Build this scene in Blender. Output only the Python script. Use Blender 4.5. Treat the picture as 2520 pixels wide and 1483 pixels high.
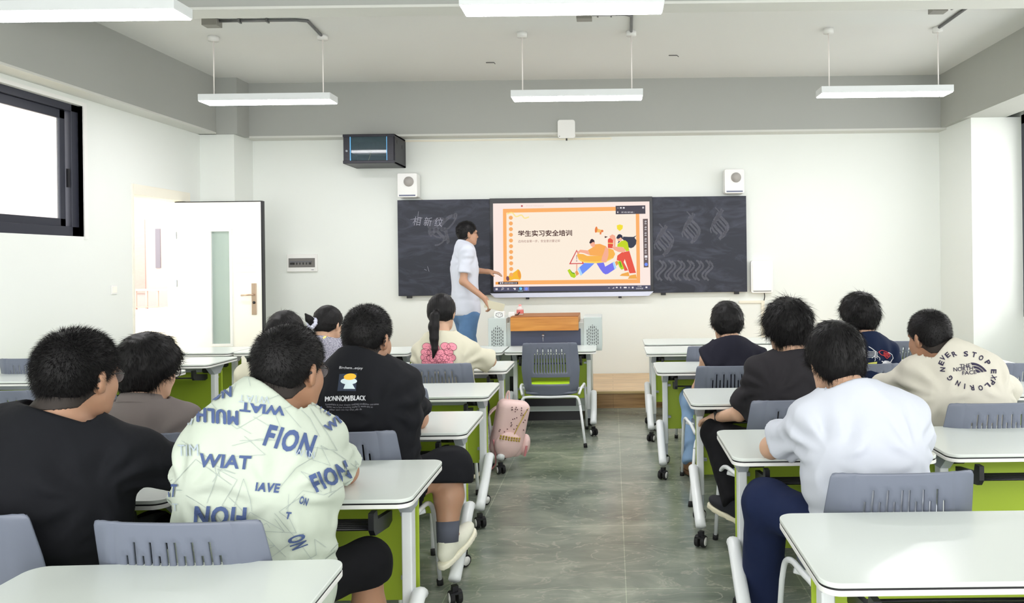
import bpy, bmesh, math, random
import numpy as np
from mathutils import Vector, Matrix
from mathutils.bvhtree import BVHTree
random.seed(7); np.random.seed(7)
scene = bpy.context.scene
COL = scene.collection
for o in list(bpy.data.objects): bpy.data.objects.remove(o)

# ------------------------------------------------------------------ camera, sky, exposure
H, F, ROLL = 1.58, 1820.0, 0.0125
PX, PY = 1505.0, 645.0
cam = bpy.data.cameras.new('camera'); camo = bpy.data.objects.new('camera', cam); COL.objects.link(camo)
cam.sensor_width = 36; cam.lens = 36*F/2520
cam.shift_x = -(PX-1260)/2520; cam.shift_y = (PY-741.5)/2520
camo.matrix_world = Matrix.Translation((0, 0, H)) @ Matrix.Rotation(math.pi/2, 4, 'X') @ Matrix.Rotation(-ROLL, 4, 'Z')
cam.clip_start = .05
scene.camera = camo
w = bpy.data.worlds.new('sky'); scene.world = w; w.use_nodes = True
bgn = w.node_tree.nodes['Background']; bgn.inputs[0].default_value = (1, 1, .98, 1); bgn.inputs[1].default_value = 1.75
vs = scene.view_settings
vs.view_transform = 'Standard'; vs.look = 'None'; vs.gamma = 1; vs.use_curve_mapping = False
vs.exposure = 1.08
LAMP = 17.0
sun = bpy.data.lights.new('sun', 'SUN'); suno = bpy.data.objects.new('sun', sun); COL.objects.link(suno)
sun.energy = .8; sun.angle = .2; suno.rotation_euler = (math.radians(20), math.radians(50), 0)   # daylight on the yard beyond the door

def at(px, py, D):
    dx, dy = px-PX, py-PY
    c, s = math.cos(ROLL), math.sin(ROLL)
    return Vector(((dx*c-dy*s)*D/F, D, H-(dx*s+dy*c)*D/F))

# ------------------------------------------------------------------ materials
def srgb(r, g, b):
    f = lambda v: ((v/255+.055)/1.055)**2.4 if v/255 > .04045 else v/255/12.92
    return (f(r), f(g), f(b), 1)
MATS = {}
def mat(name, col, rough=.5, metal=0, emit=0, spec=.5, bump=None, alpha=1, vary=0, vscale=3.0, coat=0, stretch=None, trans=0):
    if name in MATS: return MATS[name]
    m = bpy.data.materials.new(name); m.use_nodes = True; nt = m.node_tree
    b = nt.nodes['Principled BSDF']; c = srgb(*col)
    b.inputs['Base Color'].default_value = c; b.inputs['Roughness'].default_value = rough
    b.inputs['Metallic'].default_value = metal; b.inputs['Specular IOR Level'].default_value = spec
    b.inputs['Coat Weight'].default_value = coat; b.inputs['Transmission Weight'].default_value = trans
    if emit: b.inputs['Base Color'].default_value = (.01, .01, .01, 1)
    if emit: b.inputs['Emission Color'].default_value = c; b.inputs['Emission Strength'].default_value = emit
    if alpha < 1: b.inputs['Alpha'].default_value = alpha
    tc = nt.nodes.new('ShaderNodeTexCoord'); mp = nt.nodes.new('ShaderNodeMapping')
    nt.links.new(tc.outputs['Object'], mp.inputs[0])
    if stretch: mp.inputs['Scale'].default_value = stretch
    if vary:
        n = nt.nodes.new('ShaderNodeTexNoise'); n.inputs['Scale'].default_value = vscale; n.inputs['Detail'].default_value = 5
        r = nt.nodes.new('ShaderNodeMapRange'); r.inputs[3].default_value = 1-vary; r.inputs[4].default_value = 1+vary
        mx = nt.nodes.new('ShaderNodeVectorMath'); mx.operation = 'SCALE'; mx.inputs[0].default_value = c[:3]
        nt.links.new(mp.outputs[0], n.inputs['Vector']); nt.links.new(n.outputs[0], r.inputs[0])
        nt.links.new(r.outputs[0], mx.inputs['Scale']); nt.links.new(mx.outputs[0], b.inputs['Base Color'])
    if bump:
        n2 = nt.nodes.new('ShaderNodeTexNoise'); n2.inputs['Scale'].default_value = bump[0]; n2.inputs['Detail'].default_value = 4
        bp = nt.nodes.new('ShaderNodeBump'); bp.inputs['Strength'].default_value = bump[1]; bp.inputs['Distance'].default_value = bump[2]
        nt.links.new(mp.outputs[0], n2.inputs['Vector']); nt.links.new(n2.outputs[0], bp.inputs['Height']); nt.links.new(bp.outputs[0], b.inputs['Normal'])
    MATS[name] = m; return m
M = mat
wall_m = M('wall_paint', (234, 238, 234), .7, vary=.015, vscale=.6, bump=(60, .08, .002))
ceil_m = M('ceiling_paint', (226, 227, 225), .8, vary=.03, vscale=.5)
beam_m = M('beam_paint', (172, 174, 170), .8, vary=.04, vscale=.6)
soffit_m = M('soffit_pale', (214, 215, 210), .7)  # paler colour for the beam undersides than for the beam faces
dark_frame = M('dark_window_metal', (52, 54, 66), .4, .3)
white_pl = M('white_plastic', (240, 240, 238), .35)
white_mt = M('white_metal', (232, 236, 238), .3, spec=.5)
top_m = M('desk_laminate', (222, 228, 224), .22, vary=.008)
black_pl = M('black_plastic', (22, 22, 28), .4)
green_m = M('green_panel', (168, 192, 52), .45)
cush_m = M('green_cushion', (175, 215, 20), .7, bump=(300, .2, .001))
chair_m = M('blue_grey_plastic', (112, 118, 134), .38, bump=(500, .12, .0006), vary=.02)
grey_mt = M('grey_metal', (178, 184, 192), .35, .2)
rub_m = M('black_rubber', (20, 20, 22), .7)

def wood(name, c1, c2, plank=(1.2, .12), rough=.35, joints=1):
    m = bpy.data.materials.new(name); m.use_nodes = True; nt = m.node_tree; b = nt.nodes['Principled BSDF']
    tc = nt.nodes.new('ShaderNodeTexCoord'); mp = nt.nodes.new('ShaderNodeMapping'); mp.inputs['Scale'].default_value = (1.5, 14, 22)
    n = nt.nodes.new('ShaderNodeTexNoise'); n.inputs['Scale'].default_value = 2; n.inputs['Detail'].default_value = 8
    r = nt.nodes.new('ShaderNodeValToRGB'); r.color_ramp.elements[0].position = .35; r.color_ramp.elements[1].position = .7
    r.color_ramp.elements[0].color = srgb(*c1); r.color_ramp.elements[1].color = srgb(*c2)
    nt.links.new(tc.outputs['Object'], mp.inputs[0]); nt.links.new(mp.outputs[0], n.inputs['Vector'])
    nt.links.new(n.outputs[0], r.inputs[0])
    br = nt.nodes.new('ShaderNodeTexBrick'); br.inputs['Scale'].default_value = 1; br.inputs['Brick Width'].default_value = plank[0]
    br.inputs['Row Height'].default_value = plank[1]; br.inputs['Mortar Size'].default_value = .0015
    br.inputs['Color1'].default_value = (1, 1, 1, 1); br.inputs['Color2'].default_value = (.86, .86, .86, 1); br.inputs['Mortar'].default_value = (.45, .4, .35, 1)
    mx = nt.nodes.new('ShaderNodeMix'); mx.data_type = 'RGBA'; mx.blend_type = 'MULTIPLY'; mx.inputs[0].default_value = joints
    nt.links.new(tc.outputs['Object'], br.inputs['Vector'])
    nt.links.new(r.outputs[0], mx.inputs[6]); nt.links.new(br.outputs[0], mx.inputs[7]); nt.links.new(mx.outputs[2], b.inputs['Base Color'])
    b.inputs['Roughness'].default_value = rough; return m
plat_top = wood('platform_boards', (205, 170, 125), (232, 200, 155))
plat_face = wood('platform_fascia', (140, 104, 62), (184, 145, 95), (1.0, .3))
pod_wood = wood('podium_oak', (190, 122, 48), (216, 150, 70), joints=0)

def floor_material():
    m = bpy.data.materials.new('marbled_floor_tile'); m.use_nodes = True; nt = m.node_tree; b = nt.nodes['Principled BSDF']
    N = nt.nodes.new; L = nt.links.new
    tc = N('ShaderNodeTexCoord'); mp = N('ShaderNodeMapping'); mp.inputs['Scale'].default_value = (1, 2.2, 1); L(tc.outputs['Object'], mp.inputs[0])
    n = N('ShaderNodeTexNoise'); n.inputs['Scale'].default_value = 1.6; n.inputs['Detail'].default_value = 9; n.inputs['Roughness'].default_value = .62; n.inputs['Distortion'].default_value = .6
    L(mp.outputs[0], n.inputs['Vector'])
    r = N('ShaderNodeValToRGB'); e = r.color_ramp.elements
    e[0].position = .3; e[0].color = srgb(98, 108, 98); e[1].position = .72; e[1].color = srgb(166, 172, 156)
    x = e.new(.5); x.color = srgb(130, 138, 126)
    L(n.outputs[0], r.inputs[0])
    # veins
    n2 = N('ShaderNodeTexNoise'); n2.inputs['Scale'].default_value = 2.6; n2.inputs['Detail'].default_value = 7; n2.inputs['Distortion'].default_value = 1.6
    L(mp.outputs[0], n2.inputs['Vector'])
    s = N('ShaderNodeMath'); s.operation = 'SUBTRACT'; s.inputs[1].default_value = .5; L(n2.outputs[0], s.inputs[0])
    a = N('ShaderNodeMath'); a.operation = 'ABSOLUTE'; L(s.outputs[0], a.inputs[0])
    mr = N('ShaderNodeMapRange'); mr.inputs[1].default_value = 0; mr.inputs[2].default_value = .02; mr.inputs[3].default_value = .38; mr.inputs[4].default_value = 0; L(a.outputs[0], mr.inputs[0])
    mx = N('ShaderNodeMix'); mx.data_type = 'RGBA'; L(mr.outputs[0], mx.inputs[0]); L(r.outputs[0], mx.inputs[6]); mx.inputs[7].default_value = srgb(196, 194, 178)
    # joints
    br = N('ShaderNodeTexBrick'); br.offset = 0; br.inputs['Scale'].default_value = 1; br.inputs['Brick Width'].default_value = .86; br.inputs['Row Height'].default_value = .86
    br.inputs['Mortar Size'].default_value = .0025; br.inputs['Color1'].default_value = (1, 1, 1, 1); br.inputs['Color2'].default_value = (.93, .93, .93, 1); br.inputs['Mortar'].default_value = (1.5, 1.5, 1.4, 1)
    mp2 = N('ShaderNodeMapping'); mp2.inputs['Location'].default_value = (-.05, -.14, 0); L(tc.outputs['Object'], mp2.inputs[0]); L(mp2.outputs[0], br.inputs['Vector'])
    m2 = N('ShaderNodeMix'); m2.data_type = 'RGBA'; m2.blend_type = 'MULTIPLY'; m2.inputs[0].default_value = 1; L(mx.outputs[2], m2.inputs[6]); L(br.outputs[0], m2.inputs[7])
    L(m2.outputs[2], b.inputs['Base Color']); b.inputs['Roughness'].default_value = .2; b.inputs['Specular IOR Level'].default_value = .6
    return m

# ------------------------------------------------------------------ mesh helpers
def mesh_obj(name, verts, faces, m=None, parent=None, smooth=False):
    me = bpy.data.meshes.new(name)
    if isinstance(verts, np.ndarray):
        me.vertices.add(len(verts)); me.vertices.foreach_set('co', np.asarray(verts, np.float32).ravel())
        k = faces.shape[1]; me.loops.add(faces.size); me.loops.foreach_set('vertex_index', faces.astype(np.int32).ravel())
        me.polygons.add(len(faces)); me.polygons.foreach_set('loop_start', np.arange(0, faces.size, k, dtype=np.int32))
        me.update(calc_edges=True); me.validate()
    else:
        me.from_pydata([tuple(v) for v in verts], [], faces); me.update()
    if m: me.materials.append(m)
    if smooth: me.polygons.foreach_set('use_smooth', [True]*len(me.polygons))
    o = bpy.data.objects.new(name, me); COL.objects.link(o)
    if parent: o.parent = parent
    return o
class MB:
    """collects boxes, bars, tubes and cylinders into one mesh"""
    def __init__(s): s.v = []; s.f = []; s.sm = []
    def add(s, v, f, sm=False):
        n = len(s.v); s.v += [tuple(p) for p in v]; s.f += [[i+n for i in q] for q in f]; s.sm += [sm]*len(f); return s
    def box(s, x0, x1, y0, y1, z0, z1, T=None):
        v = [Vector((x, y, z)) for x in (x0, x1) for y in (y0, y1) for z in (z0, z1)]
        if T: v = [T @ p for p in v]
        return s.add(v, [(0, 1, 3, 2), (4, 6, 7, 5), (0, 4, 5, 1), (2, 3, 7, 6), (0, 2, 6, 4), (1, 5, 7, 3)])
    def tube(s, pts, r, seg=10, cap=True, flat=1.0):
        pts = [Vector(p) for p in pts]; n = len(pts); rs = r if isinstance(r, (list, tuple)) else [r]*n
        t = [(pts[min(i+1, n-1)]-pts[max(i-1, 0)]).normalized() for i in range(n)]
        up = Vector((0, 0, 1)) if abs(t[0].z) < .9 else Vector((1, 0, 0)); a = t[0].cross(up).normalized()
        v = []; f = []
        for i in range(n):
            a = (a-t[i]*a.dot(t[i])).normalized(); b = t[i].cross(a)
            for k in range(seg):
                q = 2*math.pi*k/seg; v.append(pts[i]+a*math.cos(q)*rs[i]+b*math.sin(q)*rs[i]*flat)
        for i in range(n-1):
            for k in range(seg):
                k2 = (k+1) % seg; f.append((i*seg+k, i*seg+k2, (i+1)*seg+k2, (i+1)*seg+k))
        if cap: f.append(tuple(range(seg))[::-1]); f.append(tuple((n-1)*seg+k for k in range(seg)))
        return s.add(v, f, True)
    def cyl(s, a, b, r, seg=16): return s.tube([a, b], r, seg)
    def prism(s, poly, axis, a, b):
        n = len(poly); v = []
        for t in (a, b):
            for (p, q) in poly:
                v.append((t, p, q) if axis == 'x' else (p, t, q) if axis == 'y' else (p, q, t))
        f = [tuple(range(n)), tuple(range(2*n-1, n-1, -1))]+[(i, (i+1) % n, n+(i+1) % n, n+i) for i in range(n)]
        return s.add(v, f)
    def build(s, name, m, parent=None, bevel=0, seg=2):
        me = bpy.data.meshes.new(name); me.from_pydata(s.v, [], s.f); me.update()
        bm = bmesh.new(); bm.from_mesh(me); bmesh.ops.recalc_face_normals(bm, faces=bm.faces)
        bm.to_mesh(me); bm.free()
        me.polygons.foreach_set('use_smooth', s.sm)
        if m: me.materials.append(m)
        o = bpy.data.objects.new(name, me); COL.objects.link(o)
        if parent: o.parent = parent
        if bevel:
            b = o.modifiers.new('bevel', 'BEVEL'); b.width = bevel; b.segments = seg; b.limit_method = 'ANGLE'; b.angle_limit = .7
            o.modifiers.new('wn', 'WEIGHTED_NORMAL')
        return o
def curve_pts(pts, n=6):
    """Catmull-Rom through the points"""
    p = [Vector(q) for q in pts]; p = [p[0]*2-p[1]]+p+[p[-1]*2-p[-2]]; out = []
    for i in range(1, len(p)-2):
        for k in range(n):
            t = k/n; a, b, c, d = p[i-1:i+3]
            out.append(.5*((2*b)+(c-a)*t+(2*a-5*b+4*c-d)*t*t+(3*b-a-3*c+d)*t**3))
    return out+[p[-2]]
def rrect(w, d, r, n=6, cx=0, cy=0):
    out = []
    for sx, sy, a0 in ((1, 1, 0), (-1, 1, 90), (-1, -1, 180), (1, -1, 270)):
        for k in range(n+1):
            a = math.radians(a0+90*k/n); out.append((cx+sx*(w/2-r)+r*math.cos(a), cy+sy*(d/2-r)+r*math.sin(a)))
    return out
def tag(o, label, cat, group=None, kind=None):
    o['label'] = label; o['category'] = cat
    if group: o['group'] = group
    if kind: o['kind'] = kind
    return o
def struct(o, label=None):
    o['kind'] = 'structure'
    if label: o['label'] = label
    return o
def empty(name, loc=(0, 0, 0), rz=0):
    o = bpy.data.objects.new(name, None); COL.objects.link(o); o.location = loc; o.rotation_euler = (0, 0, rz); o.empty_display_size = .1; return o
KIDS = {}
def copy_tree(o, parent=None):
    c = o.copy(); COL.objects.link(c)
    if parent: c.parent = parent
    for ch in [k for k in bpy.data.objects if k.parent == o]: copy_tree(ch, c)
    return c
# ------------------------------------------------------------------ room
XL, XR, YF, YB, ZC = -4.92, 4.72, 9.33, -2.5, 3.84
struct(MB().box(XL-.25, XR+.2, YB, YF+.25, -.12, 0).build('floor', floor_material()))
struct(MB().box(XL-.25, XR+.2, YB, YF+.25, ZC, ZC+.12).build('ceiling', ceil_m))
struct(MB().box(XL-.25, XR+.2, YF, YF+.2, 0, ZC).build('wall_front', wall_m))
DY0, DY1, DZ = 7.62, 8.6, 2.43       # doorway in the left wall
WY0, WY1, WZ0, WZ1 = 4.7, 6.9, 1.88, 3.1   # window in the left wall
wl = MB()
for (a, b, c, d) in ((YB, WY0, 0, ZC), (WY0, WY1, 0, WZ0), (WY0, WY1, WZ1, ZC), (WY1, DY0, 0, ZC), (DY0, DY1, DZ, ZC), (DY1, YF, 0, ZC)):
    wl.box(XL-.2, XL, a, b, c, d)
struct(wl.build('wall_left', wall_m))
wr = MB()
for (a, b, c, d) in ((YB, .5, 0, ZC), (.5, 8.45, 0, .9), (.5, 8.45, 3.2, ZC), (8.45, YF, 0, ZC)):
    wr.box(XR, XR+.2, a, b, c, d)
struct(wr.build('wall_right', wall_m))
# columns in the two front corners: white below, grey from the beam line up
struct(MB().box(XL, -4.51, 8.87, YF, 0, 3.17).build('trim_1', wall_m), 'white square column in the front left corner')
struct(MB().box(XL, -4.45, 8.83, YF, 3.17, ZC).build('trim_2', beam_m), 'grey upper part of the front left column')
struct(MB().box(4.15, XR, 8.5, YF, 0, 3.19).build('trim_3', wall_m), 'white square column in the front right corner')
struct(MB().box(XL, -4.70, YB, YF, 3.19, ZC).build('trim_4', beam_m), 'grey ceiling beam along the left wall')
struct(MB().box(XL, -4.702, YB, 8.86, 3.17, 3.19).build('trim_5', soffit_m), 'pale underside of the left ceiling beam')
struct(MB().box(-4.7, 4.08, 9.12, YF, 3.19, ZC).build('trim_6', beam_m), 'grey ceiling beam above the front wall')
struct(MB().box(-4.5, 4.15, 9.122, YF, 3.165, 3.19).build('trim_7', soffit_m), 'pale underside of the front ceiling beam')
struct(MB().box(4.08, 4.55, YB, YF, 3.19, ZC).build('trim_8', M('beam_paint_light', (176, 178, 172), .8, vary=.03)), 'grey ceiling beam along the right wall')
struct(MB().box(-4.7, 4.08, 5.61, 5.79, 3.55, ZC).build('trim_9', beam_m), 'shallow grey beam crossing the ceiling')
struct(MB().box(-4.7, 4.08, 5.6, 5.8, 3.53, 3.55).build('trim_10', soffit_m), 'pale underside of the cross beam')
# left window: dark sliding frame
wn = struct(empty('window_1', (XL-.1, WY0, WZ0)))
L_, Hh = WY1-WY0, WZ1-WZ0
fr = MB()
for (a, b, c, d) in ((0, L_, 0, .09), (0, L_, Hh-.07, Hh), (0, .07, 0, Hh), (L_-.09, L_, 0, Hh)): fr.box(-.05, .06, a, b, c, d)
fr.build('window_frame', dark_frame, wn, .004)
for k, (a, b, xo) in enumerate(((L_-.98, L_-.13, .0), (L_-1.86, L_-.93, -.035))):
    s = MB()
    for (p, q, c, d) in ((a, b, .09, .16), (a, b, Hh-.15, Hh-.07), (a, a+.065, .09, Hh-.07), (b-.065, b, .09, Hh-.07)): s.box(xo, xo+.03, p, q, c, d)
    so = s.build('sash', dark_frame, wn, .003)
    MB().box(xo+.012, xo+.018, a+.065, b-.065, .16, Hh-.15).build('pane', M('window_glass', (250, 252, 250), .02, alpha=.12), so)
MB().box(.03, .05, L_-.12, L_-.1, .45, .62).build('latch', black_pl, wn)
struct(MB().box(XL-.2, XL+.012, WY0-.03, WY1+.04, WZ1-.005, WZ1+.03).box(XL-.2, XL+.012, WY1+.0, WY1+.045, WZ0-.02, WZ1-.005).build('trim_11', white_pl), 'white reveal round the window')
# right window (only a sliver of its dark frame shows)
w2 = struct(empty('window_2', (XR+.02, .5, .9)))
fr = MB()
for (a, b, c, d) in ((0, 7.95, 0, .08), (0, 7.95, 2.2, 2.3), (0, .08, 0, 2.3), (7.87, 7.95, 0, 2.3), (2.6, 2.68, 0, 2.3), (5.2, 5.28, 0, 2.3)): fr.box(-.04, .06, a, b, c, d)
fr.build('window_frame', dark_frame, w2)
MB().box(.0, .008, .08, 7.87, .08, 2.2).build('pane', MATS['window_glass'], w2)
# door frame and open leaf
struct(MB().box(XL-.21, XL+.015, DY0-.0, DY1+.03, DZ-.09, DZ+.02).box(XL-.21, XL+.01, DY0-.03, DY0, 0, DZ+.02).box(XL-.21, XL-.09, DY1-.06, DY1+.02, 0, DZ).box(XL-.09, XL+.012, DY1-.005, DY1+.03, 0, DZ).build('trim_12', M('door_frame_paint', (242, 238, 224), .5), None, .004), 'cream metal frame of the doorway')
dr = struct(empty('door_1', (XL-.085, 8.515, 0)), 'open white classroom door with a narrow glass panel')
door_m = M('door_paint', (250, 248, 238), .4)
DW = 1.0
s = MB().box(0, DW, -.022, .022, .02, DZ-.1)
lf = MB()
gx0, gx1, gz0, gz1 = .40, .63, .69, 2.0
for (a, b, c, d) in ((.0, gx0, .02, DZ-.1), (gx1, DW, .02, DZ-.1), (gx0, gx1, .02, gz0), (gx0, gx1, gz1, DZ-.1)): lf.box(a, b, -.022, .022, c, d)
lf.build('door_leaf', door_m, dr)
fm = MB()
for (a, b, c, d) in ((gx0-.02, gx0+.01, gz0-.02, gz1+.02), (gx1-.01, gx1+.02, gz0-.02, gz1+.02), (gx0+.01, gx1-.01, gz0-.02, gz0+.01), (gx0+.01, gx1-.01, gz1-.01, gz1+.02)): fm.box(a, b, -.03, .03, c, d)
fm.build('panel_frame', white_pl, dr)
MB().box(gx0+.01, gx1-.01, -.004, .004, gz0+.01, gz1-.01).build('glass_panel', M('door_glass', (196, 214, 206), .05, alpha=.55), dr)
MB().box(DW-.012, DW+.006, -.03, .024, .02, DZ-.095).box(.0, DW, -.028, .02, DZ-.104, DZ-.094).build('edge_seal', black_pl, dr)
MB().box(DW-.13, DW-.075, -.034, -.02, 1.03, 1.39).build('handle_plate', M('brass_bronze', (196, 172, 150), .3, .7), dr, .004)
MB().tube([(DW-.1, -.03, 1.26), (DW-.1, -.075, 1.26), (DW-.13, -.08, 1.26), (DW-.23, -.07, 1.255)], .01).build('handle', MATS['brass_bronze'], dr)
MB().cyl((DW-.1, -.042, 1.17), (DW-.1, -.03, 1.17), .016).build('keyhole', black_pl, dr)
for z in (.55, 1.4, 1.95):
    MB().box(-.03, .015, -.034, -.022, z-.04, z+.04).build('hinge', grey_mt, dr)
MB().box(.68, .93, -.026, -.022, 1.52, 1.78).build('notice', M('door_notice_paper', (252, 248, 244), .6), dr)
nl = MB()
for k in range(6): nl.box(.70+.01*(k % 2), .9, -.0275, -.026, 1.74-.03*k, 1.743-.03*k)
nl.build('notice_lines', M('notice_ink', (206, 200, 204), .6), dr)
# corridor and yard seen through the doorway and window
cor = M('corridor_paint', (250, 240, 220), .7)
struct(MB().box(-7.2, XL-.2, 3, 13, -.12, 0).build('trim_13', cor), 'corridor floor beyond the doorway')
struct(MB().box(-7.2, -7.05, 3, 13, 0, .95).build('trim_14', cor), 'corridor parapet')
struct(MB().box(-7.2, XL-.2, 3, 13, 3.5, 3.6).build('trim_15', M('corridor_ceiling_paint', (250, 244, 226), .7)), 'corridor ceiling')
cl = tag(empty('ceiling_light', (-6.2, 8.3, 3.5)), 'faint round ceiling light in the corridor outside the window', 'light')
MB().cyl((0, 0, -.05), (0, 0, 0), .16, 24).build('diffuser', white_pl, cl)
MB().cyl((0, 0, -.02), (0, 0, .0), .18, 24).build('rim', M('lamp_rim', (214, 208, 190), .5), cl)
rail = tag(empty('balcony_railing', (-8.4, 12.9, .86)), 'pale pink metal balcony railing seen through the open doorway', 'railing')
rl = MB()
rl.box(-1.3, 1.3, -.02, .02, .32, .36).box(-1.3, 1.3, -.02, .02, .03, .05)
rl.build('handrail', M('railing_paint', (204, 160, 148), .5), rail)
for k in range(14): MB().box(-1.25+.19*k, -1.22+.19*k, -.015, .015, 0, .33).build('baluster', MATS['railing_paint'], rail)
fb = tag(empty('building', (-9.5, 14, 0)), 'sunlit pale building with a red brick strip and dark window beyond the doorway', 'building')
MB().box(-5, 3.5, 0, 1, -1, 7).box(-5, 3.5, -1.3, 0, .66, .86).build('facade', M('facade_paint', (190, 176, 172), .8), fb)
MB().box(.44, .68, -.02, 0, 1.1, 2.5).build('brick_strip', M('brick_pink', (206, 158, 150), .8, vary=.1, vscale=12, stretch=(1, 1, 4)), fb)
MB().box(.88, .97, -.02, 0, 1.58, 2.32).build('window', M('facade_window', (120, 114, 122), .3), fb)
# teaching platform
pf = empty('teaching_platform', (0, 8.03, 0)); tag(pf, 'low wooden teaching platform with light board top and brown front', 'platform')
MB().box(-3.1, 3.2, 0, 1.29, .02, .18).build('top', plat_top, pf)
MB().box(-3.1, 3.2, -.012, 0, 0, .155).build('fascia', plat_face, pf)
MB().box(-3.11, 3.21, -.022, .03, .155, .182).build('nosing', M('nosing', (196, 170, 120), .4), pf, .004)

# ------------------------------------------------------------------ pendant lights
lamp_e = M('lamp_diffuser', (255, 252, 255), .5, emit=LAMP)
stem_m = M('lamp_stem', (250, 244, 240), .4)
def pendant(x, y, label, z=3.19, w=1.28, h=.066, d=.21):
    t = empty('pendant_light', (x, y, z)); tag(t, label, 'light', 'linear pendant lights')
    MB().box(-w/2, w/2, -d/2, d/2, 0, h).build('housing', white_mt, t, .004)
    MB().box(-w/2+.01, w/2-.01, -d/2+.006, d/2-.006, -.006, .001).build('diffuser', lamp_e, t)
    for s in (-1, 1):
        st = MB().cyl((s*.535, 0, h), (s*.535, 0, ZC-z-.04), .006, 8).build('stem', stem_m, t)
        MB().cyl((s*.535, 0, ZC-z-.045), (s*.535, 0, ZC-z), .05, 24).build('ceiling_cap', white_pl, st)
    return t
xl3 = [(-3.32, 'leftmost'), (-.30, 'middle'), (2.72, 'rightmost')]
for (x, n) in ((-3.34, 'leftmost pendant of the full row nearest the front wall'), (-.315, 'middle pendant of the full row nearest the front wall'), (2.69, 'rightmost pendant of the full row nearest the front wall')):
    pendant(x, 7.25, 'white bar light on two stems, '+n)
for (x, n) in ((-3.34, 'cut off by the top left corner'), (-.29, 'cut off by the top edge above the screen')):
    pendant(x, 4.7, 'white bar light on two stems, '+n)
def conduit(name, pts, label):
    t = empty(name, pts[0]); tag(t, label, 'conduit', 'ceiling cable conduits')
    o = Vector(pts[0]); q = [Vector(p)-o for p in pts]
    MB().tube(q, .014, 8).build('pipe', M('conduit_grey', (120, 120, 122), .4, .5), t)
    MB().box(-.07, .07, -.05, .05, -.05, .01).build('junction_box', M('junction_grey', (150, 148, 142), .4, .4), t, .004)
    for k in (1, 2):
        p = q[0].lerp(q[1], k*.33); MB().box(p.x-.008, p.x+.008, -.025, .025, -.02, .02).build('clip', MATS['conduit_grey'], t)
zc = ZC-.015
conduit('ceiling_conduit', [(-3.62, 6.75, zc), (-2.85, 6.75, zc), (-2.76, 6.78, zc), (-2.8, 7.2, zc)], 'bent grey conduit from ceiling box to the leftmost pendant')
conduit('ceiling_conduit', [(-.22, 6.7, zc), (.15, 6.7, zc), (.21, 6.75, zc), (.22, 7.2, zc)], 'short grey conduit with box above the middle pendant')
conduit('ceiling_conduit', [(2.95, 6.62, zc), (3.15, 6.6, zc), (3.22, 6.62, zc), (3.22, 7.2, zc)], 'short grey conduit with box above the rightmost pendant')
for (px, py, lb) in ((1207, 155, 'small bent metal hook in the ceiling, the left one'), (1657, 143, 'small bent metal hook in the ceiling, the right one')):
    p = at(px, py, 2.24*F/(PY-py+2)); hk = MB().tube([(-.05, 0, 0), (.04, 0, 0), (.055, -.02, -.02)], .005, 6).build('ceiling_hook', MATS['conduit_grey']); hk.location = (p.x, p.y, ZC-.008)
    tag(hk, lb, 'hook', 'ceiling hooks')

# ------------------------------------------------------------------ things on the front wall
sp_m = M('speaker_cloth', (176, 172, 168), .8, bump=(400, .6, .002))
for (x, lb) in ((-2.52, 'white wall speaker with round grille, above the left blackboard'), (1.535, 'white wall speaker with round grille, above the right blackboard')):
    t = empty('wall_speaker', (x, 9.33, 2.565)); tag(t, lb, 'speaker', 'wall speakers')
    MB().prism(rrect(.245, .30, .02), 'y', -.17, -.02).build('cabinet', white_pl, t, .006)
    MB().cyl((.02, -.176, .045), (.02, -.17, .045), .062, 32).build('grille', sp_m, t)
    MB().box(-.1, .1, -.176, -.168, -.135, -.118).build('badge_strip', M('speaker_strip', (110, 116, 140), .4), t)
    MB().box(-.03, .03, -.03, .0, -.03, .03).build('bracket', grey_mt, t)
cb = MB().tube(curve_pts([(0, 0, 0), (.05, 0, -.03), (.12, 0, -.055)]), .003, 6).build('speaker_cable', M('cable_white', (214, 208, 196), .5)); cb.location = (-2.41, 9.325, 2.42)
tag(cb, 'thin pale cable running from the left wall speaker to the blackboard', 'cable')
t = empty('wireless_access_point', (-.535, 9.12, 3.225)); tag(t, 'square white wireless access point on the grey front beam', 'access point')
MB().prism(rrect(.215, .225, .03), 'y', -.035, 0).build('case', white_pl, t, .004)
MB().cyl((-.085, -.037, -.09), (-.085, -.034, -.09), .005, 12).build('indicator', black_pl, t)
MB().box(-.01, .01, -.01, .0, -.14, -.11).build('cable_stub', black_pl, t)
# network cabinet
t = empty('network_cabinet', (-2.89, 9.33, 2.80)); tag(t, 'black wall mounted network cabinet with a glass front', 'cabinet')
cab = M('cabinet_black', (34, 34, 44), .4, .2)
c = MB()
for (a, b, cc, d, e, f) in ((-.31, .31, -.46, 0, 0, .02), (-.31, .31, -.46, 0, .33, .35), (-.31, -.29, -.46, 0, 0, .35), (.29, .31, -.46, 0, 0, .35), (-.31, .31, -.02, 0, 0, .35)): c.box(a, b, cc, d, e, f)
c.build('case', cab, t, .003)
MB().box(-.3, -.215, -.48, -.46, .03, .32).box(.215, .3, -.48, -.46, .03, .32).box(-.31, .31, -.482, -.46, .318, .35).box(-.31, .31, -.482, -.46, 0, .035).build('door_frame', cab, t, .004)
MB().box(-.215, .215, -.475, -.47, .035, .318).build('glass_door', M('cabinet_glass', (90, 110, 120), .05, alpha=.35), t)
MB().box(-.224, -.214, -.484, -.47, .035, .318).box(.214, .222, -.484, -.47, .035, .318).build('blue_strip', M('blue_strip', (110, 190, 250), .4), t)
MB().box(-.26, .26, -.4, -.1, .15, .172).build('network_switch', M('switch_white', (248, 250, 246), .4), t)
MB().tube(curve_pts([(.01, -.42, .15), (0, -.43, .1), (-.02, -.43, .04)]), .004, 6).build('cable', M('cable_yellow', (200, 190, 150), .5), t)
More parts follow.
